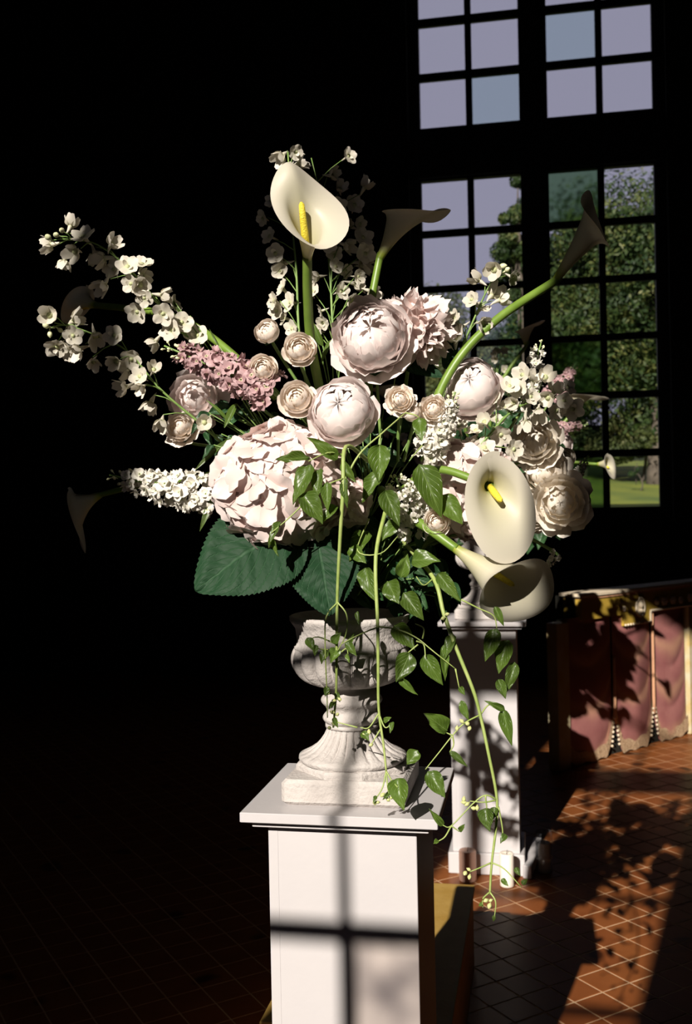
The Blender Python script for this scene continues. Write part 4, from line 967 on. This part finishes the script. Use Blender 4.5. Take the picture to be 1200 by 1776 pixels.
vine('long vine trailing down past the pedestal edge toward the tiles', [(700, 940, 1.95), (752, 1003, 1.82), (770, 1065, 1.79), (793, 1128, 1.77), (820, 1195, 1.76), (833, 1240, 1.76), (848, 1310, 1.75), (862, 1385, 1.75), (860, 1440, 1.75), (853, 1500, 1.75), (850, 1552, 1.75)],
     [[(833, 1240, 1.76), (805, 1255, 1.75), (785, 1276, 1.75), (762, 1305, 1.74), (738, 1335, 1.74)], [(785, 1276, 1.75), (787, 1292, 1.75), (780, 1305, 1.75)], [(785, 1276, 1.75), (772, 1270, 1.75)],
      [(862, 1387, 1.75), (842, 1380, 1.74), (820, 1395, 1.74), (783, 1433, 1.73), (768, 1432, 1.73)], [(862, 1388, 1.75), (840, 1392, 1.74), (815, 1390, 1.74)], [(783, 1433, 1.73), (797, 1443, 1.73)], [(783, 1433, 1.73), (772, 1452, 1.73), (760, 1460, 1.73)],
      [(853, 1497, 1.75), (830, 1507, 1.74), (815, 1513, 1.74)], [(853, 1497, 1.75), (875, 1508, 1.74), (905, 1540, 1.73)], [(850, 1548, 1.75), (838, 1560, 1.74), (838, 1575, 1.74)], [(850, 1548, 1.75), (860, 1565, 1.74), (858, 1592, 1.74)], [(790, 1160, 1.76), (797, 1195, 1.76)], [(842, 1380, 1.74), (845, 1405, 1.74)], [(833, 1240, 1.76), (850, 1222, 1.77), (875, 1232, 1.77)],
      [(752, 1003, 1.82), (735, 1015, 1.80), (722, 1000, 1.80)], [(800, 1040, 1.80), (830, 1055, 1.80), (856, 1068, 1.80), (862, 1090, 1.80)], [(865, 1400, 1.75), (872, 1440, 1.75), (870, 1460, 1.75)]],
     [((760, 994, 1.82), (797, 1042, 1.79), 24), ((776, 1268, 1.75), (738, 1238, 1.73), 30), ((742, 1338, 1.74), (772, 1384, 1.72), 30), ((769, 1432, 1.73), (746, 1406, 1.72), 12), ((797, 1443, 1.73), (806, 1430, 1.72), 9), ((760, 1458, 1.73), (752, 1464, 1.72), 8), ((872, 1230, 1.77), (887, 1294, 1.75), 22), ((876, 1232, 1.77), (843, 1216, 1.76), 12), ((862, 1090, 1.80), (840, 1147, 1.79), 28), ((882, 1110, 1.81), (863, 1168, 1.80), 32), ((893, 1148, 1.81), (879, 1202, 1.80), 22), ((864, 1178, 1.80), (878, 1212, 1.79), 18), ((858, 1052, 1.80), (874, 1086, 1.79), 13),
      ((843, 1402, 1.74), (847, 1442, 1.72), 28), ((858, 1400, 1.75), (856, 1420, 1.74), 14), ((878, 1448, 1.75), (868, 1462, 1.74), 12), ((870, 1525, 1.74), (882, 1538, 1.73), 9), ((895, 1505, 1.75), (902, 1520, 1.74), 10), ((906, 1535, 1.73), (915, 1525, 1.73), 9), ((838, 1568, 1.74), (830, 1572, 1.74), 7), ((858, 1588, 1.74), (856, 1600, 1.74), 6), ((797, 1192, 1.76), (806, 1205, 1.75), 10), ((780, 1303, 1.75), (812, 1330, 1.74), 12), ((787, 1100, 1.78), (770, 1142, 1.76), 20), ((800, 1215, 1.76), (812, 1250, 1.75), 14)],
     [(800, 1250, 1.75), (793, 1262, 1.75), (812, 1255, 1.75), (815, 1262, 1.75), (805, 1385, 1.74), (803, 1392, 1.74), (820, 1402, 1.74), (828, 1400, 1.74), (812, 1394, 1.74), (812, 1508, 1.74), (815, 1520, 1.74), (808, 1514, 1.74), (845, 1562, 1.74), (850, 1570, 1.74), (853, 1562, 1.74), (774, 1066, 1.78), (770, 1072, 1.78)], .0042)
vine('leafy vine sprig rising across the middle of the bouquet to the small roses', [(590, 850, 1.80), (622, 790, 1.81), (662, 752, 1.82), (703, 716, 1.84)],
     [[(660, 752, 1.82), (658, 775, 1.81)], [(703, 716, 1.84), (720, 720, 1.83), (728, 726, 1.83)], [(735, 770, 1.85), (712, 795, 1.84)]],
     [((658, 772, 1.81), (657, 834, 1.79), 38, 'vine', (-.1, -1, .3)), ((727, 724, 1.83), (731, 764, 1.81), 24), ((668, 852, 1.82), (692, 910, 1.79), 34), ((665, 815, 1.85), (625, 866, 1.83), 26), ((727, 805, 1.85), (766, 892, 1.82), 46), ((766, 858, 1.86), (802, 908, 1.84), 36), ((690, 905, 1.86), (660, 935, 1.84), 24)], [], .0024)

# ------------------------------------------------------------------ farther arrangement on the second pedestal
FAR = 'flowers of the farther bouquet'
def fpx(dx, z, dd=0):               # photo pixel of a point dx metres right of the farther pedestal's axis, height z
    p = PED2 + V((dx, dd, z)); u = p.x / p.y * F_PX; v = (CAM_H - p.z) / p.y * F_PX
    return (600 + _c * u + _s * v, HORIZON - _s * u + _c * v, p.y)
head('hydrangea', 'blush hydrangea of the farther bouquet, mostly hidden behind the near roses', 'hydrangea', *fpx(-.05, 1.62, -.1), 50, 70, .03, 'hyd', 'hyd', FAR, 1, None, (-.2, -1, .2), 31, 'hyd', -.4)
head('hydrangea', 'smaller hydrangea on the outer side of the farther bouquet', 'hydrangea', *fpx(.26, 1.68, 0), 34, 45, .03, 'hyd', 'hyd', FAR, 1, None, (.2, -1, .2), 32, 'hyd', -.4)
for i, (dx, z, dd, lab) in enumerate([(.10, 1.85, -.05, 'peony of the farther bouquet above its hydrangeas'), (-.22, 1.80, 0, 'peony of the farther bouquet hidden behind the highest near peony'), (.33, 1.82, .0, 'outer peony of the farther bouquet beside the window')]):
    rosy('peony', lab, 'peony', *fpx(dx, z, dd), 25, 'ball', 'blush', (-.2, -1, .4), FAR)
stock('stock_spike', 'blurred pink stock spike of the farther bouquet before the low panes', fpx(.28, 1.88), (1020, 736, 4.3), 12, 24, .016, 'stockp', FAR, 5, 33, foot=fpx(0, 1.45))
stock('stock_spike', 'dim pinkish stock of the farther bouquet before the hazy pane', fpx(.30, 2.0), (1000, 632, 4.45), 18, 26, .02, 'stockp', FAR, 6, 34, foot=fpx(0, 1.45))
calla('small blurred calla lily of the farther bouquet before the lowest panes', (1036, 805, 4.4), (1060, 806, 4.36), (.5, 0, -1), .085, .036, [fpx(0, 1.45), fpx(.25, 1.72)], back=.25, front=.65, srad=.007, group=FAR)
calla('faint calla lily of the farther bouquet against the mullion', (912, 600, 4.4), (912, 568, 4.4), (.5, 0, .6), .12, .04, [fpx(0, 1.45), fpx(.06, 2.0)], back=.3, srad=.008, group=FAR)
for i, (dx, z, tx, lab) in enumerate([(-.12, 2.22, -.6, 'calla lily of the farther bouquet rising behind the highest near peony'), (.40, 1.95, 1, 'calla lily of the farther bouquet leaning out before the window'), (-.38, 2.0, -1, 'calla lily of the farther bouquet behind the upright calla stem')]):
    x, y, dd = fpx(dx, z)
    calla(lab, (x, y, dd), (x + 18 * tx, y - 40, dd), (tx, 0, .4), .14, .05, [fpx(0, 1.45), fpx(dx * .5, 1.45 + (z - 1.45) * .55)], group=FAR)
for i, (dx, z, lab) in enumerate([(-.45, 1.95, 'delphinium of the farther bouquet leaning away behind the tall near delphinium'), (.10, 2.25, 'delphinium of the farther bouquet standing upright at the mullion')]):
    path = [fpx(0, 1.45), fpx(dx * .5, 1.45 + (z - 1.45) * .6), fpx(dx, z)]
    a, b = V(path[1]), V(path[2])
    delphinium('delphinium', lab, path, [tuple((a.lerp(b, k / 14) + V((rnd.uniform(-11, 11), rnd.uniform(-8, 8), 0)))[:2]) for k in range(15)], .018, 4.4, FAR, seed=40 + i)
def far_leaves(lab, cx, cz, rx, rz, n, seed):
    r = random.Random(seed); L = []
    for i in range(n):
        a = r.uniform(0, 2 * PI); k = math.sqrt(r.random()); b = r.uniform(0, 2 * PI); s = r.uniform(.06, .11)
        p = (cx + rx * k * math.cos(a), cz + rz * k * math.sin(a)); dd = r.uniform(-.15, .15)
        L.append((fpx(p[0], p[1], dd), fpx(p[0] + s * math.cos(b), p[1] - s * abs(math.sin(b)) - .01, dd - .02), r.uniform(18, 30)))
    foliage(lab, L, foot=fpx(0, 1.42), group='green leaves of the farther bouquet')
far_leaves('dark leaves of the farther bouquet around its urn', .05, 1.55, .30, .14, 110, 51)
far_leaves('dark leaves of the farther bouquet up among its flowers', .08, 1.80, .30, .20, 120, 52)
